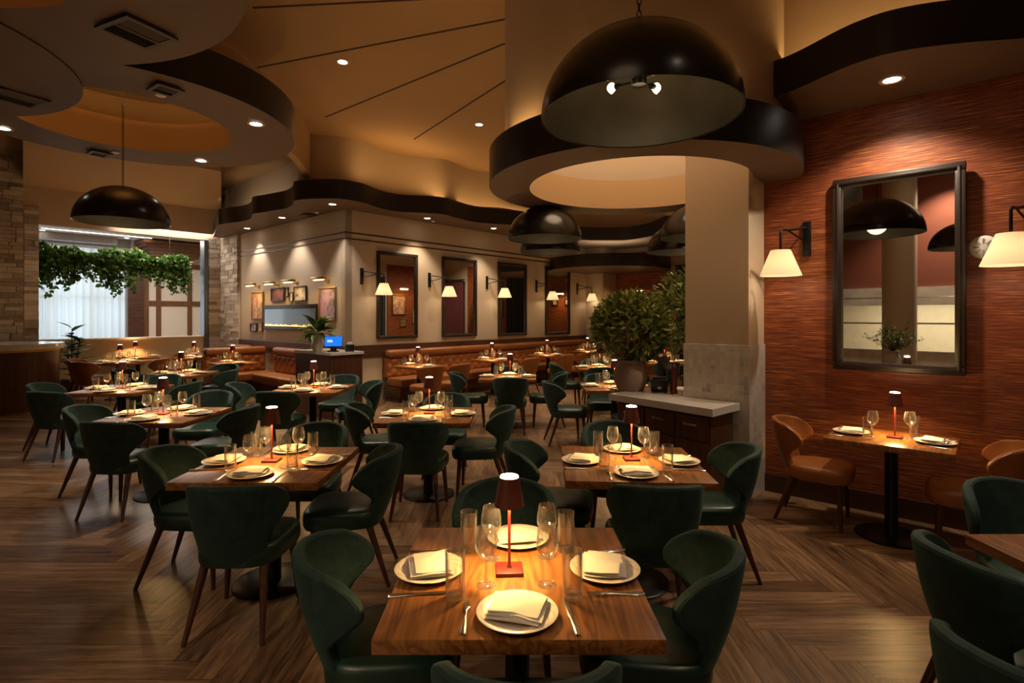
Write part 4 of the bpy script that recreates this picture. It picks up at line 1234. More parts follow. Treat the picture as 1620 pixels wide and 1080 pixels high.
def reflected(px, dist_b):
    """where the red-wall mirror shows pixel column px, at room coordinate b = dist_b"""
    ph = RZ_B - math.radians(2.6) + PI / 2
    n = Vector((math.cos(ph), math.sin(ph))); M = Vector(wm.location[:2])
    v_ = Vector(((px - 810) / F, 1.0)); p = v_ * (M.dot(n) / v_.dot(n))
    v_ = v_ - n * 2 * v_.dot(n)
    t = (dist_b - (p.x * BX + p.y * BY)) / (v_.x * BX + v_.y * BY)
    return p + v_ * t
# ------------------------------------------------------------------ swing-arm sconces
def sconce_parts(swing):
    S = RZ(swing)
    bp = MB().box((-0.035, -0.022, -0.16), (0.035, 0, 0.16), bev=0.004).mesh('backplate', 'black_metal', 30)
    L = 0.44
    arm = MB().tube([(0, -0.01, 0.10), (0, -0.05, 0.10), (0.0, -L * .72, 0.055), (0.0, -L * .93, 0.05), (0, -L, 0.03), (0.0, -L, -0.13)], 0.011, 8, S)
    arm.tube([(0, -0.01, -0.02), (0.0, -0.05, -0.02), (0, -L * .72, 0.05)], 0.008, 8, S)
    am = arm.mesh('arm', 'black_metal', 50)
    sh = MB().shell([(0.172, -0.36), (0.082, -0.135), (0.080, -0.135), (0.170, -0.36), (0.172, -0.36)], 40, S @ T((0, -L, 0))).mesh('lamp_shade', 'shade_cloth', 50)
    bu = MB().lathe([(0.0, -0.045), (0.022, -0.035), (0.03, -0.01), (0.02, 0.03), (0.014, 0.06), (0.0, 0.06)], 14).mesh('bulb', 'bulb_glow', 60)
    return [('backplate', bp), ('arm', am), ('lamp_shade', sh, None, [('bulb', bu, S @ T((0, -L, -0.26)))])], S @ Vector((0, -L, -0.33))
SC_R, SC_L = sconce_parts(math.radians(40)), sconce_parts(math.radians(-15))
sc_l = bpy.data.lights.new('sconce_light', 'POINT'); sc_l.energy = 1.1; sc_l.color = (1.0, 0.80, 0.56); sc_l.shadow_soft_size = 0.035
def sconce(p, rz, label):
    SCP, off = SC_R if rz == RZ_A else SC_L
    r = thing('wall_sconce', SCP, p, rz, label, 'wall lamp', 'swing arm wall lamps')
    link('sconce_light', sc_l, r, off)
for px, py, lb_ in [(572, 437, 'swing-arm lamp with white cone shade, nearest the wall corner'), (679, 443, 'swing-arm lamp between the first and second mirrors'), (770, 447, 'swing-arm lamp between the second and third mirrors'), (848.5, 453, 'swing-arm lamp between the third and last mirrors'), (913, 457, 'swing-arm lamp right of the last mirror')]:
    p = hit_a(px, py, A_MIR - 0.002)
    sconce(p, RZ_A + 0.0, lb_)
p = hit_b(1277, 378, B_WALL - 0.002); sconce(p, RZ_B, 'swing-arm lamp left of the red-wall mirror')
p = hit_b(1630, 348, B_WALL - 0.002); sconce(p, RZ_B, 'swing-arm lamp at the right photo edge on the red wall')
q = reflected(1526, 0.35)
pendant(q.x, q.y, 2.74, CEIL - 0.012, 'dark dome seen only at the mirror\'s right edge', lit=True)
# round alarm beside it
p = hit_b(1556, 391, B_WALL - 0.002)
sp_ = MB().lathe([(0.0, -0.035), (0.05, -0.034), (0.085, -0.02), (0.092, 0.0)], 32, RX(-PI / 2)).mesh('alarm', 'paper_white', 50)
gr_ = MB()
for k in range(8):
    a = PI / 4 * k
    gr_.box((-0.006, -0.037, -0.02), (0.006, -0.028, 0.02), RY(a) @ T((0, 0, 0.045)))
thing('wall_alarm', [('body', MB().lathe([(0.0, 0.035), (0.05, 0.034), (0.085, 0.02), (0.092, 0.0)], 32, RX(PI / 2)).mesh('body', 'paper_white', 50)), ('grille', gr_.mesh('grille', 'grey_wall', 0))], p, RZ_B, 'round white alarm half hidden behind the right-edge lamp shade', 'alarm')

# ------------------------------------------------------------------ picture wall: pictures, picture lights, fireplace
def picture(px0, px1, yt, yb, label, artm, mat='gold_frame', t=0.035, plane='b'):
    wall_frame('framed_picture', px0, px1, yt, yb, plane, label, 'picture', 'framed pictures', t=t, depth=0.03, mat=mat, inner=artm, iname='artwork')
picture(399, 417.5, 462, 505, 'tall faded rose painting in a gold frame beside the stone pier', 'art_rose')
picture(505.5, 532.5, 455, 507, 'tall lilac and red painting in a gold frame by the wall corner', 'art_lilac')
picture(430, 451, 455.5, 477, 'dark picture with red glow in a black frame over the fireplace', 'art_night', 'black_frame', 0.03)
picture(452.5, 457.5, 454.5, 469, 'tiny dark-framed picture, upper of two over the fireplace', 'art_grey', 'black_frame', 0.018)
picture(459, 465, 462, 477, 'tiny dark-framed picture, lower of two over the fireplace', 'art_paper', 'black_frame', 0.018)
picture(466, 486, 453, 477, 'pale grey picture in a black frame over the fireplace', 'art_grey', 'black_frame', 0.03)
picture(397, 407.5, 511, 524, 'little black-framed picture low beside the stone pier', 'art_grey', 'black_frame', 0.022)
picture(409, 416, 509, 524, 'little gold-framed picture low beside the black one', 'art_paper', 'gold_frame', 0.022)
picture(1.0 and 996, 1009, 470, 481, 'white picture in a dark frame on the far red panel, left one', 'art_paper', 'black_frame', 0.03, 'e')
picture(1023, 1034, 470, 481, 'white picture in a dark frame on the far red panel, right one', 'art_paper', 'black_frame', 0.03, 'e')
PLP = [('shade', MB().box((-0.26, -0.25, -0.02), (0.26, -0.17, 0.035), bev=0.012).mesh('shade', 'brass', 40)),
       ('arm', MB().tube([(0, -0.005, -0.04), (0, -0.10, -0.03), (0, -0.19, 0.0)], 0.010, 8).box((-0.05, -0.012, -0.08), (0.05, 0, 0.0)).mesh('arm', 'brass', 40)),
       ('bulb', MB().box((-0.17, -0.24, -0.032), (0.17, -0.19, -0.0205), bev=0.005).mesh('bulb', 'picture_bulb', 40))]
plt_l = bpy.data.lights.new('picture_beam', 'AREA'); plt_l.shape = 'RECTANGLE'; plt_l.size = 0.34; plt_l.size_y = 0.05; plt_l.energy = 4.0; plt_l.color = (1.0, 0.62, 0.22)
def picture_light(p, rz, label):
    r = thing('picture_light', PLP, p, rz, label, 'picture light', 'brass picture lights')
    o = link('picture_beam', plt_l, r, (0, -0.21, -0.04)); o.rotation_euler = (math.radians(-25), 0, 0)
for px, py, lb_ in [(410, 451, 'brass picture light nearest the stone pier'), (440, 448.5, 'brass picture light over the dark red picture'), (471, 445.5, 'brass picture light over the pale grey picture'), (520, 441.5, 'brass picture light over the lilac painting by the corner')]:
    picture_light(hit_b(px, py, B_WALL - 0.002), RZ_B, lb_)
picture_light(hit_b(1013, 459, B_END + 0.718), RZ_B, 'brass picture light on the far red panel behind the bush')
# more pictures that only the wall mirrors show
for k_, (a, z, w_, h_, am_) in enumerate([(4.9, 1.7, 0.5, 0.6, 'art_grey'), (4.3, 1.75, 0.45, 0.6, 'art_night'), (3.8, 1.6, 0.5, 0.6, 'art_field')]):
    q = W(a, B_END + 0.716)
    thing('framed_picture', frame_parts(w_, h_, t=0.04, depth=0.03, mat='gold_frame', inner=am_, iname='artwork'), (q.x, q.y, z), RZ_B, ['gold-framed grey picture reflected in the wall mirrors', 'gold-framed dark picture reflected in the wall mirrors', 'gold-framed landscape reflected in the last wall mirror'][k_], 'picture', 'reflected pictures')
for k_, (b_, z, w_, h_, am_) in enumerate([(12.4, 1.75, 0.6, 0.75, 'art_rose'), (12.6, 1.3, 0.3, 0.32, 'art_field'), (13.2, 1.4, 0.35, 0.6, 'art_grey')]):
    q = W(A_SIDE + 0.034, b_)
    thing('framed_picture', frame_parts(w_, h_, t=0.04, depth=0.03, mat='gold_frame', inner=am_, iname='artwork'), (q.x, q.y, z), RZ_A + PI, ['rose painting reflected in the first wall mirror', 'small landscape reflected low in the first wall mirror', 'narrow grey picture reflected in the first wall mirror'][k_], 'picture', 'reflected pictures')
q = W(A_SIDE + 0.034, 12.5, 2.75); picture_light(q, RZ_A + PI, 'brass picture light reflected in the first wall mirror')
q = W(4.4, B_END + 0.716, 2.65); picture_light(q, RZ_B, 'brass picture light reflected in the second wall mirror')

# fireplace
p0 = hit_b(419.5, 483, B_WALL); p1 = hit_b(503, 483, B_WALL); pb_ = hit_b(419.5, 521, B_WALL)
fw = (p1.xy - p0.xy).length; fh = p0.z - pb_.z; fc = (p0 + p1) / 2
ff = MB()
for lo, hi in (((-fw / 2, 0), (fw / 2, 0.09)), ((-fw / 2, fh - 0.09), (fw / 2, fh)), ((-fw / 2, 0.09), (-fw / 2 + 0.06, fh - 0.09)), ((fw / 2 - 0.06, 0.09), (fw / 2, fh - 0.09))):
    ff.box((lo[0], -0.045, lo[1]), (hi[0], -0.002, hi[1]), bev=0.004)
fl_ = MB(); R = random.Random(5)
for k in range(46):
    x = -fw / 2 + 0.08 + (fw - 0.16) * k / 45
    h_ = R.uniform(0.02, 0.055)
    fl_.lathe([(0.0, 0.0), (0.016, 0.008), (0.012, h_ * .6), (0.0, h_)], 6, T((x, -0.024 - R.uniform(0, 0.004), 0.085)))
thing('fireplace', [('frame', ff.mesh('frame', 'black_frame', 30)), ('back_panel', MB().box((-fw / 2 + 0.03, -0.012, 0.03), (fw / 2 - 0.03, -0.006, fh - 0.03)).mesh('back_panel', 'dark_panel', 0)),
      ('glass', MB().box((-fw / 2 + 0.05, -0.041, 0.07), (fw / 2 - 0.05, -0.039, fh - 0.07)).mesh('glass', 'pane_glass', 0)), ('flames', fl_.mesh('flames', 'flame_bed', 60))],
      (fc.x, fc.y, pb_.z), RZ_B, 'long low linear fireplace glowing amber under the pictures', 'fireplace')

# ------------------------------------------------------------------ tufted banquettes
def tufted(w_, h_, mat, name, sp=0.23, depth=0.055):
    nu = max(8, int(w_ / 0.028)); nv = max(6, int(h_ / 0.028))
    def fn(u, v):
        x = (u - .5) * w_; z = v * h_
        q = abs(math.sin(PI * (x / sp + z / (sp * .9))) * math.sin(PI * (x / sp - z / (sp * .9))))
        e = min(1.0, min(u, 1 - u) * w_ / 0.05, min(v, 1 - v) * h_ / 0.05)
        return (x, -depth * (0.30 + 0.70 * q ** 0.45) * (e ** 0.5), z)
    m = MB().grid(fn, nu, nv)
    return m.mesh(name, mat, 0 or 80)
def banquette_parts(w_):
    base = MB().box((-w_ / 2, -0.55, 0.10), (w_ / 2, -0.0, 0.30), bev=0.004).box((-w_ / 2 + 0.02, -0.47, 0.0), (w_ / 2 - 0.02, -0.05, 0.10)).mesh('base', 'rail_wood', 30)
    seat = MB().box((-w_ / 2, -0.60, 0.30), (w_ / 2, -0.10, 0.475), bev=0.035, seg=3).mesh('seat', 'tan_leather', 50)
    bk = tufted(w_, 0.40, 'tan_leather', 'tufted_back')
    frame = MB().box((-w_ / 2, -0.10, 0.47), (w_ / 2, 0, 0.86)).mesh('back_frame', 'tan_leather', 30)
    roll = MB().box((-w_ / 2, -0.17, 0.855), (w_ / 2, 0.0, 1.02), bev=0.06, seg=4).mesh('head_roll', 'tan_leather', 60)
    return [('base', base), ('seat', seat), ('back_frame', frame, None, [('tufted_back', bk, T((0, -0.09, 0.46)))]), ('head_roll', roll)]
bw = B_END - B_WALL - 0.9
cb_ = B_WALL + 0.85 + bw / 2
q = W(A_MIR - 0.04, cb_)
thing('banquette', banquette_parts(bw), (q.x, q.y, 0), RZ_A, 'long tan button-tufted banquette under the four mirrors', 'banquette', 'tan tufted banquettes')
# booth benches by the picture wall, facing the room, and one along that wall
q = W(13.72, B_WALL - 0.10)
thing('banquette', banquette_parts(1.2), (q.x, q.y, 0), RZ_B, 'tan tufted booth bench against the stone pier', 'banquette', 'tan tufted booth benches')
q = W(12.62, B_WALL - 0.72)
thing('banquette', banquette_parts(1.3), (q.x, q.y, 0), RZ_A, 'tan tufted booth bench standing free left of the tablet station', 'banquette', 'tan tufted booth benches')
q = W(10.75, B_WALL - 0.04)
thing('banquette', banquette_parts(2.3), (q.x, q.y, 0), RZ_B, 'tan banquette along the fireplace wall behind the tablet station', 'banquette', 'tan tufted booth benches')
NB1, NB2 = 'the booth table by the stone pier', 'the booth table behind the tablet station'
for (a_, b_, nm, sd) in ((13.75, B_WALL - 1.15, NB1, 41), (11.55, B_WALL - 1.15, NB2, 42)):
    q = W(a_, b_)
    four_top(q.x, q.y, RZ_A, nm, (0, 0.03), seed=sd, cut=False, sides='nf', kind='small', corners=('near left', 'far right', 'far left'))

# ------------------------------------------------------------------ tablet station
def poly_counter(pts, top_z, th, over, top_mat, body_mat, toe=0.08):
    cx_ = sum(p[0] for p in pts) / len(pts); cy_ = sum(p[1] for p in pts) / len(pts)
    loc = [(p[0] - cx_, p[1] - cy_) for p in pts]
    sc_in = [(p[0] * (1 - over / max(0.2, math.hypot(*p))), p[1] * (1 - over / max(0.2, math.hypot(*p)))) for p in loc]
    topm = MB().prism(loc, top_z - th, top_z).mesh('worktop', top_mat, 30)
    body = MB().prism(sc_in, 0, top_z - th).mesh('body', body_mat, 30)
    return (cx_, cy_), topm, body
st_c = hz(524, 561.5, 1.10); st_l = hz(448, 556, 1.10); st_r = hz(574.5, 559, 1.10)
st_c = Vector((-2.95, 8.86, 0)); 
pA = Vector((AX, AY, 0)); pB = Vector((BX, BY, 0))
pts = [st_c.xy, (st_c + pB * 0.62).xy, (st_c + pB * 0.62 + pA * 1.25).xy, (st_c + pA * 1.25).xy]
pts = [tuple(p) for p in pts]
(cx_, cy_), topm, body = poly_counter(pts, 1.10, 0.045, 0.03, 'quartz', 'panel_wood')
thing('tablet_station', [('worktop', topm), ('body', body, 'dark wood panelled body')], (cx_, cy_, 0), 0, 'dark wood service station with marble top carrying a tablet and plant', 'service station')
ST = 1.101
def on_station(u, v): q = st_c + pB * u + pA * v; return (q.x, q.y, ST)
# tablet on a stand
scr = MB().box((-0.15, -0.008, -0.10), (0.15, 0.008, 0.10), bev=0.004).mesh('screen', 'plastic_black', 30)
disp = MB().box((-0.138, -0.0095, -0.088), (0.138, -0.0075, 0.088)).mesh('display', 'screen_blue', 0)
txt = MB().box((-0.10, -0.0105, 0.012), (-0.02, -0.009, 0.022)).box((-0.10, -0.0105, -0.012), (-0.01, -0.009, -0.002)).mesh('text_lines', 'screen_text', 0)
std = MB().box((-0.09, -0.09, 0), (0.09, 0.07, 0.018), bev=0.004).box((-0.05, -0.02, 0.015), (0.05, 0.03, 0.09), bev=0.006).mesh('stand', 'plastic_black', 30)
Msc = T((0, -0.01, 0.17)) @ RX(-0.42)
q = on_station(0.22, 0.30)
thing('pos_tablet', [('stand', std), ('screen', scr, None, [('display', disp), ('text_lines', txt)], Msc)], q, math.radians(12), 'tilted tablet with a bright blue screen on the station', 'tablet')
q = on_station(0.44, 0.16)
thing('receipt_printer', [('body', MB().box((-0.075, -0.09, 0), (0.075, 0.09, 0.12), bev=0.012).mesh('body', 'plastic_black', 40)), ('paper_slot', MB().box((-0.055, -0.03, 0.119), (0.055, 0.01, 0.124)).box((-0.04, -0.012, 0.12), (0.04, -0.009, 0.165)).mesh('paper_slot', 'paper_white', 0))], q, math.radians(20), 'black receipt printer right of the blue tablet', 'printer')
def leaf(m, p, d, up, L, wdt, bend=0.25, segs=3):
    """one curved leaf from p along d"""
    d = d.normalized(); s = d.cross(up)
    if s.length < 1e-4: s = d.orthogonal()
    s.normalize(); n = s.cross(d).normalized()
    vs_ = []; fs_ = []
    prof = [0.12, 0.85, 1.0, 0.62, 0.03] if segs == 4 else [0.15, 1.0, 0.75, 0.04]
    k_ = len(prof) - 1
    for i, w_ in enumerate(prof):
        t = i / k_
        c = p + d * (L * t) - n * (bend * L * t * t)
        vs_ += [c - s * wdt * .5 * w_ + n * wdt * .10 * w_, c, c + s * wdt * .5 * w_ + n * wdt * .10 * w_]
    for i in range(k_):
        a = i * 3
        fs_ += [(a, a + 1, a + 4, a + 3), (a + 1, a + 2, a + 5, a + 4)]
    m.add(vs_, fs_)
def rv(R): 
    while True:
        v_ = Vector((R.uniform(-1, 1), R.uniform(-1, 1), R.uniform(-1, 1)))
        if 0.05 < v_.length < 1: return v_.normalized()
Z = Vector((0, 0, 1))
# white vase with bright leaves
R = random.Random(3); lm = MB()
for k in range(64):
    a = R.uniform(0, 2 * PI); e = R.uniform(0.0, 1.2)
    d = Vector((math.cos(a) * math.cos(e), math.sin(a) * math.cos(e), math.sin(e)))
    leaf(lm, Vector((0, 0, 0.30)) + d * R.uniform(.02, .16), d, Z, R.uniform(0.20, 0.32), R.uniform(0.10, 0.14), 0.55, 4)
q = on_station(0.10, 0.62)
thing('vase_plant', [('vase', MB().lathe([(0.0, 0), (0.07, 0), (0.095, 0.06), (0.10, 0.12), (0.07, 0.22), (0.055, 0.27), (0.06, 0.29), (0.05, 0.285), (0.045, 0.27), (0.0, 0.26)], 28).mesh('vase', 'white_ceramic', 50)), ('foliage', lm.mesh('foliage', 'bright_leaf', 0))], q, 0, 'bright green leafy plant in a white vase on the station', 'plant')

# ------------------------------------------------------------------ white counter at the square column
cpts = [(1.0, 5.66), (1.72, 4.66), (2.125, 5.02), (2.125 - 0.02, 5.03), (1.70, 5.42), (1.52, 5.92)]
cpts = [(1.0, 5.62), (1.72, 4.66), (2.10, 5.01), (1.66, 5.44), (1.50, 6.06)]
ctop = MB().prism([(p[0], p[1]) for p in cpts], 0.84, 0.90)
# bevel-free slab; the body below follows the same outline
ox, oy = 1.6, 5.3
loc = [(p[0] - ox, p[1] - oy) for p in cpts]
slab = MB().prism(loc, 0.835, 0.90).mesh('worktop', 'quartz', 30)
ins = [(-0.50, 0.30), (0.125, -0.57), (0.44, -0.27), (0.05, 0.12), (-0.10, 0.68)]
body = MB().prism(ins, 0.0, 0.834).mesh('body', 'panel_wood', 30)
p0 = Vector((ins[0][0], ins[0][1], 0)); p1 = Vector((ins[1][0], ins[1][1], 0))
d = (p1 - p0); L_ = d.length; d.normalize(); ang_ = math.atan2(d.y, d.x)
Mf = T(p0) @ RZ(ang_)
dr = []
nd = 3
for k in range(nd):
    x0 = L_ * k / nd + 0.008; x1 = L_ * (k + 1) / nd - 0.008
    dm_ = MB().box((x0, -0.018, 0.60), (x1, 0.0, 0.81), bev=0.002).mesh('drawer', 'panel_wood', 20)
    hm = MB().box(((x0 + x1) / 2 - 0.07, -0.045, 0.725), ((x0 + x1) / 2 + 0.07, -0.036, 0.745), bev=0.002).box(((x0 + x1) / 2 - 0.06, -0.04, 0.73), ((x0 + x1) / 2 - 0.05, -0.018, 0.74)).box(((x0 + x1) / 2 + 0.05, -0.04, 0.73), ((x0 + x1) / 2 + 0.06, -0.018, 0.74)).mesh('handle', 'steel', 20)
    dr.append(('drawer', dm_, None, [('handle', hm)], Mf))
    dd = MB().box((x0, -0.018, 0.08), (x1, 0.0, 0.585), bev=0.002).mesh('door', 'panel_wood', 20)
    dr.append(('door', dd, None, None, Mf))
thing('service_counter', [('worktop', slab, 'white quartz worktop'), ('body', body)] + dr, (ox, oy, 0), 0, 'angled white-topped counter with dark wood drawers at the square column', 'counter')
CT = 0.901
# clay pot with the round bush
pot_xy = hz(992, 621, 0.90)
pot = MB().lathe([(0.0, 0), (0.155, 0), (0.165, 0.012), (0.20, 0.10), (0.215, 0.18), (0.205, 0.25), (0.172, 0.335), (0.165, 0.37), (0.172, 0.385), (0.158, 0.385), (0.15, 0.36), (0.0, 0.34)], 40).mesh('pot', 'terracotta_pot', 50)
R = random.Random(11)
def bush(nleaf, c, rad, L, wd, seed, matn, stems=26):
    R = random.Random(seed); m = MB(); s = MB()
    for k in range(stems):
        dv = rv(R); dv.z = abs(dv.z) * 0.9 + 0.1
        e = c + Vector((dv.x * rad.x, dv.y * rad.y, dv.z * rad.z)) * 0.8
        s.tube([Vector((dv.x * .03, dv.y * .03, c.z - rad.z - 0.08)), c * 0.5 + e * 0.5 + Vector((0, 0, -.06)), e], [0.008, 0.005, 0.002], 5)
    cl = [rv(R) for _ in range(70)]
    for k in range(nleaf):
        cc = R.choice(cl)
        dv = (cc + rv(R) * 0.42)
        r_ = R.uniform(0.45, 1.04) ** 0.6
        dv = dv.normalized() * r_
        p = c + Vector((dv.x * rad.x, dv.y * rad.y, dv.z * rad.z))
        d = (dv.normalized() + rv(R) * 0.9 + Vector((0, 0, .25)))
        leaf(m, p, d, rv(R), L * R.uniform(.7, 1.25), wd * R.uniform(.7, 1.2), 0.25)
    return m.mesh('foliage', matn, 0), s.mesh('stems', 'twig', 60)
fm, smh = bush(3000, Vector((0, 0, 0.80)), Vector((0.45, 0.45, 0.43)), 0.10, 0.045, 21, 'bush_leaf')
# a looser spray that rises at the top left
BUSH_Z = CT
thing('potted_bush', [('pot', pot, 'rough clay pot'), ('soil', MB().lathe([(0, 0.352), (0.148, 0.352), (0.148, 0.345)], 24).mesh('soil', 'soil', 0)), ('foliage', fm), ('stems', smh)], (pot_xy.x + 0.08, pot_xy.y + 0.20, CT), 0, 'round dense bush in a clay pot on the white counter', 'plant', None, 0.85)
# floor tree behind it
fm2, sm2 = bush(1700, Vector((0, 0, 1.75)), Vector((0.62, 0.62, 0.75)), 0.12, 0.05, 22, 'bush_leaf')
tq = hz(1062, 640, 0)
tx, ty = 3.05, 9.4
thing('potted_tree', [('pot', MB().lathe([(0.0, 0), (0.2, 0), (0.26, 0.45), (0.24, 0.45), (0.0, 0.40)], 28).mesh('pot', 'white_ceramic', 50)), ('trunk', MB().tube([(0, 0, 0.4), (0.03, 0.02, 0.8), (0, 0, 1.3)], [0.035, 0.028, 0.02], 8).mesh('trunk', 'twig', 60)), ('foliage', fm2), ('stems', sm2)], (tx, ty, 0), 0, 'leafy tree standing behind the clay-pot bush, left of the column', 'plant')
# black terminal and printer, pepper mill
q = hz(1038, 620, 0.90)
thing('receipt_printer', [('body', MB().box((-0.085, -0.10, 0), (0.085, 0.10, 0.13), bev=0.014).mesh('body', 'plastic_black', 40)), ('sticker', MB().box((-0.02, -0.1015, 0.03), (0.02, -0.0995, 0.055)).mesh('sticker', 'paper_white', 0)), ('lid', MB().box((-0.075, -0.05, 0.13), (0.075, 0.09, 0.15), bev=0.008).mesh('lid', 'plastic_black', 40))], (q.x + 0.06, q.y + 0.10, CT), -0.25, 'black receipt printer between the clay pot and pepper mill', 'printer')
q = hz(1052, 618, 0.90)
thing('card_terminal', [('stand', MB().box((-0.07, -0.06, 0), (0.07, 0.06, 0.02), bev=0.004).box((-0.02, -0.02, 0.02), (0.02, 0.02, 0.20)).mesh('stand', 'plastic_black', 30)), ('screen', MB().box((-0.14, -0.01, -0.09), (0.14, 0.01, 0.09), bev=0.005).mesh('screen', 'plastic_black', 30), None, None, T((0, 0, 0.26)) @ RX(-0.7))], (q.x + 0.12, q.y + 0.42, CT), 0.9, 'black tilted order terminal behind the receipt printer', 'terminal')
q = hz(1071, 624, 0.90)
thing('pepper_mill', [('body', MB().lathe([(0.0, 0), (0.033, 0), (0.034, 0.02), (0.026, 0.06), (0.030, 0.10), (0.028, 0.19), (0.020, 0.215), (0.029, 0.225), (0.029, 0.228), (0.0, 0.228)], 24).mesh('body', 'mill_wood', 50)), ('head', MB().lathe([(0.0, 0.228), (0.026, 0.229), (0.033, 0.25), (0.030, 0.28), (0.016, 0.298), (0.009, 0.302), (0.010, 0.312), (0.0, 0.318)], 24).mesh('head', 'mill_wood', 50))], (q.x - 0.01, q.y + 0.06, CT), 0, 'tall reddish wooden pepper mill beside the mosaic column', 'pepper mill')

# ------------------------------------------------------------------ bar counter at the left edge
cc = Vector((-9.35, 9.95)); r_ = 0.86
dirl = Vector((-BX, -BY)); nrm = Vector((-dirl.y, dirl.x))
def capsule(r):
    p = []
    for k in range(25):
        a = math.atan2(nrm.y, nrm.x) + PI * k / 24
        p.append((r * math.cos(a), r * math.sin(a)))
    e = dirl * 4.2
    return p + [(e.x - nrm.x * r, e.y - nrm.y * r), (e.x + nrm.x * r, e.y + nrm.y * r)]
thing('bar_counter', [('worktop', MB().prism(capsule(0.90), 1.10, 1.20).mesh('worktop', 'quartz', 40), 'pale marble worktop'), ('body', MB().prism(capsule(0.82), 0.0, 1.10).mesh('body', 'panel_wood', 40)), ('end_trim', MB().prism(capsule(0.835), 1.06, 1.10).mesh('end_trim', 'brass', 40))], (cc.x, cc.y, 0), 0, 'curved dark wood bar counter with a pale top at the left edge', 'counter')
# rubber plant beyond the bar
R = random.Random(8); lm = MB(); sm3 = MB()
for sx, sy, hh in ((0, 0, 1.25), (0.1, 0.05, 1.0), (-0.12, 0.04, 0.9)):
    sm3.tube([(0, 0, 0.3), (sx * .5, sy * .5, hh * .6), (sx, sy, hh)], [0.016, 0.012, 0.006], 6)
    for k in range(13):
        t = 0.42 + 0.58 * k / 12; a = k * 2.4 + sx * 9
        d = Vector((math.cos(a), math.sin(a), 0.45 + 0.5 * (t > .95)))
        leaf(lm, Vector((sx * t, sy * t, hh * t)), d, Z, R.uniform(0.26, 0.36), R.uniform(0.12, 0.17), 0.3, 4)
q = hz(103, 607, 0.0); q = Vector((-9.35, 11.55, 0))
thing('rubber_plant', [('pot', MB().lathe([(0.0, 0), (0.15, 0), (0.18, 0.32), (0.165, 0.32), (0.0, 0.30)], 28).mesh('pot', 'terracotta_pot', 50)), ('stems', sm3.mesh('stems', 'twig', 60)), ('foliage', lm.mesh('foliage', 'broad_leaf', 0))], q, 0, 'rubber plant with broad dark leaves at the end of the bar', 'plant', None, 1.15)

# ------------------------------------------------------------------ ivy trough hung in the opening
iv0 = W(A_OPEN + 0.5, B_O0 - 0.5); iv1 = W(A_OPEN + 0.5, B_O1 - 0.22)
L_ = (iv1 - iv0).length; ivc = (iv0 + iv1) / 2
ZT = 3.02
tr_ = MB().box((-L_ / 2, -0.11, -0.09), (L_ / 2, 0.11, 0.06), bev=0.004).mesh('trough', 'frame_wood', 20)
R = random.Random(17); lm = MB(); st = MB()
hang = []
for k in range(150):
    x = R.uniform(-L_ / 2, L_ / 2); hang.append((x, R.uniform(0.25, 0.85) * (0.75 + 0.25 * math.sin(x * 5))))
def ivy_leaf(p):
    leaf(lm, p, rv(R) + Vector((0, -0.3, -0.2)), rv(R), R.uniform(0.07, 0.115), R.uniform(0.065, 0.10), 0.3)
for k in range(3600):
    x = R.uniform(-L_ / 2, L_ / 2)
    hh = 0.20 + 0.09 * math.sin(x * 4.3) + 0.06 * math.sin(x * 9.7 + 1)
    a = R.uniform(0, 2 * PI); r0 = R.uniform(.5, 1) 
    ivy_leaf(Vector((x, math.cos(a) * 0.24 * r0, math.sin(a) * hh * r0 + 0.03)))
for x, l in hang:
    y = R.choice((-1, 1)) * R.uniform(0.08, 0.18)
    n = int(l / 0.03)
    for i in range(n):
        ivy_leaf(Vector((x + 0.06 * math.sin(i * .7), y + R.uniform(-.05, .05), -0.08 - 0.03 * i)))
    st.tube([(x, y * .6, 0), (x, y, -0.1), (x + 0.05, y, -0.1 - l * .9)], 0.003, 4)
cab = MB()
for x in (-L_ / 2 + 0.4, -L_ / 6, L_ / 6, L_ / 2 - 0.4):
    cab.tube([(x, 0, 0.05), (x, 0, 4.002 - ZT)], 0.004, 5)
thing('hanging_planter', [('trough', tr_), ('foliage', lm.mesh('foliage', 'vine_leaf', 0)), ('stems', st.mesh('stems', 'twig', 0)), ('cables', cab.mesh('cables', 'dark_steel', 0))], (ivc.x, ivc.y, ZT), RZ_A, 'long wooden trough of trailing green ivy hung in the wide opening', 'planter')

# sheer curtains of the next room, dark curtains of the back room
def curtain_mesh(w_, h_, amp, pitch, mat, seed, name):
    R = random.Random(seed); ph = R.random() * 6
    nu = int(w_ / pitch * 8)
    def fn(u, v):
        x = (u - .5) * w_
        return (x, amp * math.sin(2 * PI * x / pitch + 0.5 * math.sin(x * 3 + ph)) * (0.5 + 0.5 * (1 - v) ** .5), v * h_)
    return MB().grid(fn, nu, 8).mesh(name, mat, 0 or 80)
for k_, (b0, b1) in enumerate(((0.6, 2.53), (2.57, 4.5))):
    q = W(NA - 0.16, (b0 + b1) / 2, 0.03)
    thing('sheer_curtain', [('cloth', curtain_mesh(b1 - b0, 3.62, 0.045, 0.17, 'sheer_cloth', k_, 'cloth')), ('rail', MB().tube([(-(b1 - b0) / 2, 0, 3.63), ((b1 - b0) / 2, 0, 3.63)], 0.012, 8).mesh('rail', 'steel', 50))], q, RZ_A, ('left' if k_ == 0 else 'right') + ' sheer white curtain at the bright window beyond the ivy', 'curtain', 'sheer curtains')
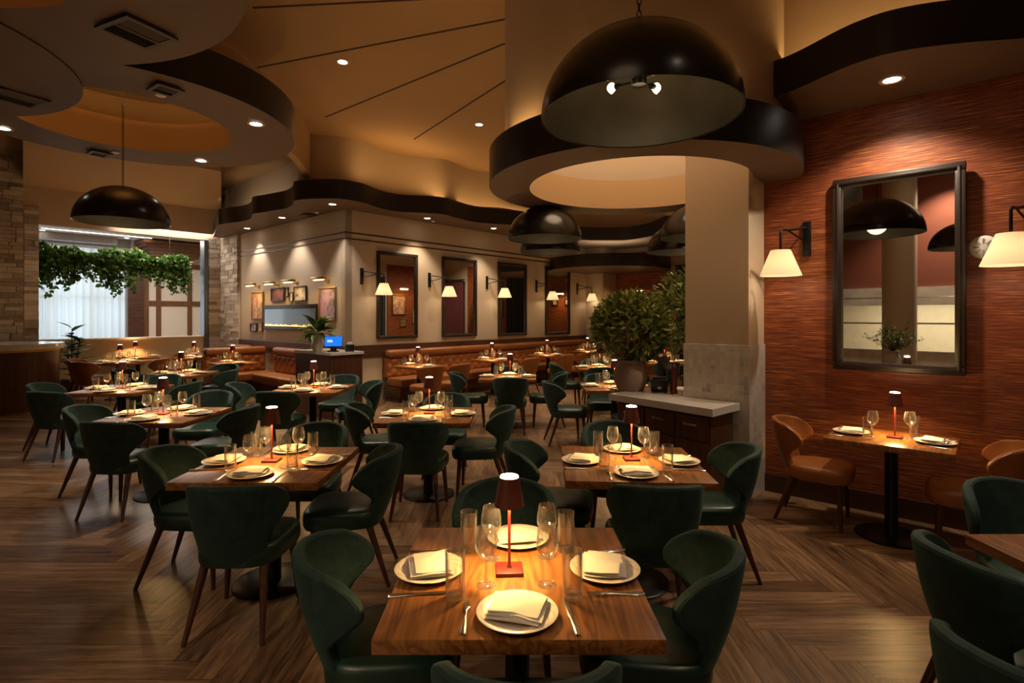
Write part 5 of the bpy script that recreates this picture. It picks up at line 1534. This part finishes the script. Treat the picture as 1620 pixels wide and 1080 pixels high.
for k_, (a0, a1, mt, lb_) in enumerate(((5.45, 6.7, 'curtain_dark', 'dark curtain just left of the square column, behind the tree'), (1.9, 3.2, 'curtain_wine', 'wine curtain reflected in the third mirror'))):
    q = W((a0 + a1) / 2, B_END + 0.62, 0.02)
    thing('curtain', [('cloth', curtain_mesh(a1 - a0, 3.05, 0.05, 0.16, mt, 5 + k_, 'cloth')), ('rail', MB().box((-(a1 - a0) / 2, -0.05, 3.06), ((a1 - a0) / 2, 0.05, 3.10)).mesh('rail', 'black_metal', 0))], q, RZ_B, lb_, 'curtain', 'dark curtains')
q = W(A_SIDE + 0.12, 11.1, 0.02)
thing('curtain', [('cloth', curtain_mesh(1.3, 3.05, 0.05, 0.16, 'curtain_dark', 9, 'cloth')), ('rail', MB().box((-0.65, -0.05, 3.06), (0.65, 0.05, 3.10)).mesh('rail', 'black_metal', 0))], q, RZ_A + PI, 'dark curtain reflected in the first mirror', 'curtain', 'dark curtains')
# LED strip and downlights of the next room
p0 = hit_a(66, 363, 18.5); p1 = hit_a(240, 375, 18.5)
b0 = AB(*p0.xy)[1]; b1 = AB(*p1.xy)[1]
q = W(18.5, (b0 + b1) / 2, 3.999)
thing('light_strip', [('channel', MB().box((-(b1 - b0) / 2, -0.05, -0.012), ((b1 - b0) / 2, 0.05, 0.0)).mesh('channel', 'white_paint', 0)), ('diffuser', MB().box((-(b1 - b0) / 2, -0.04, -0.018), ((b1 - b0) / 2, 0.04, -0.0125)).mesh('diffuser', 'led_strip', 0))], q, RZ_A, 'long bright LED strip on the next room ceiling above the ivy', 'light strip')
for b_, a_, wd_ in ((2.5, 19.05, 'left of the ivy'), (4.4, 19.1, 'above the middle of the ivy'), (5.45, 19.3, 'beside the wood crown')):
    q = W(a_, b_)
    thing('downlight', [('trim_ring', dl_trim), ('lens', dl_lens)], (q.x, q.y, 3.999), 0, 'small downlight on the next room ceiling, ' + wd_, 'downlight', 'next room downlights')

# ------------------------------------------------------------------ behind the camera: urn plant on a ledge, kitchen shelf, bowls
q = reflected(1423, -2.5)
struct('wall_round_column', MB().lathe([(0.3, 0), (0.3, CEIL)], 48).mesh('c', 'cream_paint', 30), 0, (q.x, q.y, 0))
q = reflected(1412, -1.5)
UA, UB = AB(q.x, q.y); q = W(UA, UB)
struct('wall_ledge', MB().box((-0.45, -0.2, 0), (0.45, 0.2, 0.72)).mesh('l', 'marble_band', 0), ANG + PI / 2, (q.x, q.y, 0))
R = random.Random(31); lm = MB(); sm4 = MB()
for k in range(34):
    a = R.uniform(0, 2 * PI); e = R.uniform(0.5, 1.45)
    d = Vector((math.cos(a) * math.cos(e), math.sin(a) * math.cos(e), math.sin(e)))
    L2 = R.uniform(0.3, 0.62)
    pts = [Vector((0, 0, 0.30)), Vector((0, 0, 0.30)) + d * L2 * .5, Vector((0, 0, 0.30)) + d * L2 + Vector((0, 0, -.04))]
    sm4.tube(pts, [0.004, 0.003, 0.0015], 4)
    for i in range(34):
        t = R.uniform(0.25, 1.0)
        leaf(lm, Vector((0, 0, 0.30)) + d * L2 * t + rv(R) * 0.03, rv(R), rv(R), R.uniform(.035, .06), R.uniform(.02, .035))
hd = MB()
for s in (-1, 1):
    hd.tube([(s * (0.10 + 0.05 * math.sin(t)), 0, 0.26 + 0.04 * math.cos(t)) for t in [PI * i / 8 for i in range(9)]], 0.008, 6)
thing('urn_plant', [('urn', MB().lathe([(0.0, 0), (0.08, 0), (0.13, 0.1), (0.14, 0.18), (0.10, 0.27), (0.12, 0.31), (0.105, 0.31), (0.0, 0.28)], 28).mesh('urn', 'marble_band', 50), None, [('handle', hd.mesh('handle', 'black_metal', 60))]), ('foliage', lm.mesh('foliage', 'bush_leaf', 0)), ('stems', sm4.mesh('stems', 'twig', 0))], (q.x, q.y, 0.721), 0, 'airy sprigs in a two-handled urn, reflected in the red-wall mirror', 'plant')
thing('kitchen_shelf', [('board', MB().box((-5.2, -0.2, 0), (5.2, 0.2, 0.035)).mesh('board', 'dark_steel', 0)), ('rail', MB().tube([(-5.2, -0.22, 0.6), (5.2, -0.22, 0.6)], 0.012, 8).mesh('rail', 'steel', 50))], W(1.5, B_LEFT + 0.62, 1.52), RZ_B + PI, 'steel pass shelf of the bright kitchen reflected in the mirror', 'shelf')
for k_, a in enumerate((0.1, 0.75)):
    q = W(a, B_LEFT + 0.55, 0.921)
    single('bowl', MB().lathe([(0.0, 0), (0.10, 0), (0.17, 0.14), (0.16, 0.14), (0.09, 0.02), (0.0, 0.02)], 24).mesh('bowl', 'steel', 50), q, 0, 'steel bowl on the kitchen pass reflected in the mirror, ' + ('right' if k_ == 0 else 'left') + ' one', 'bowl', 'kitchen bowls')
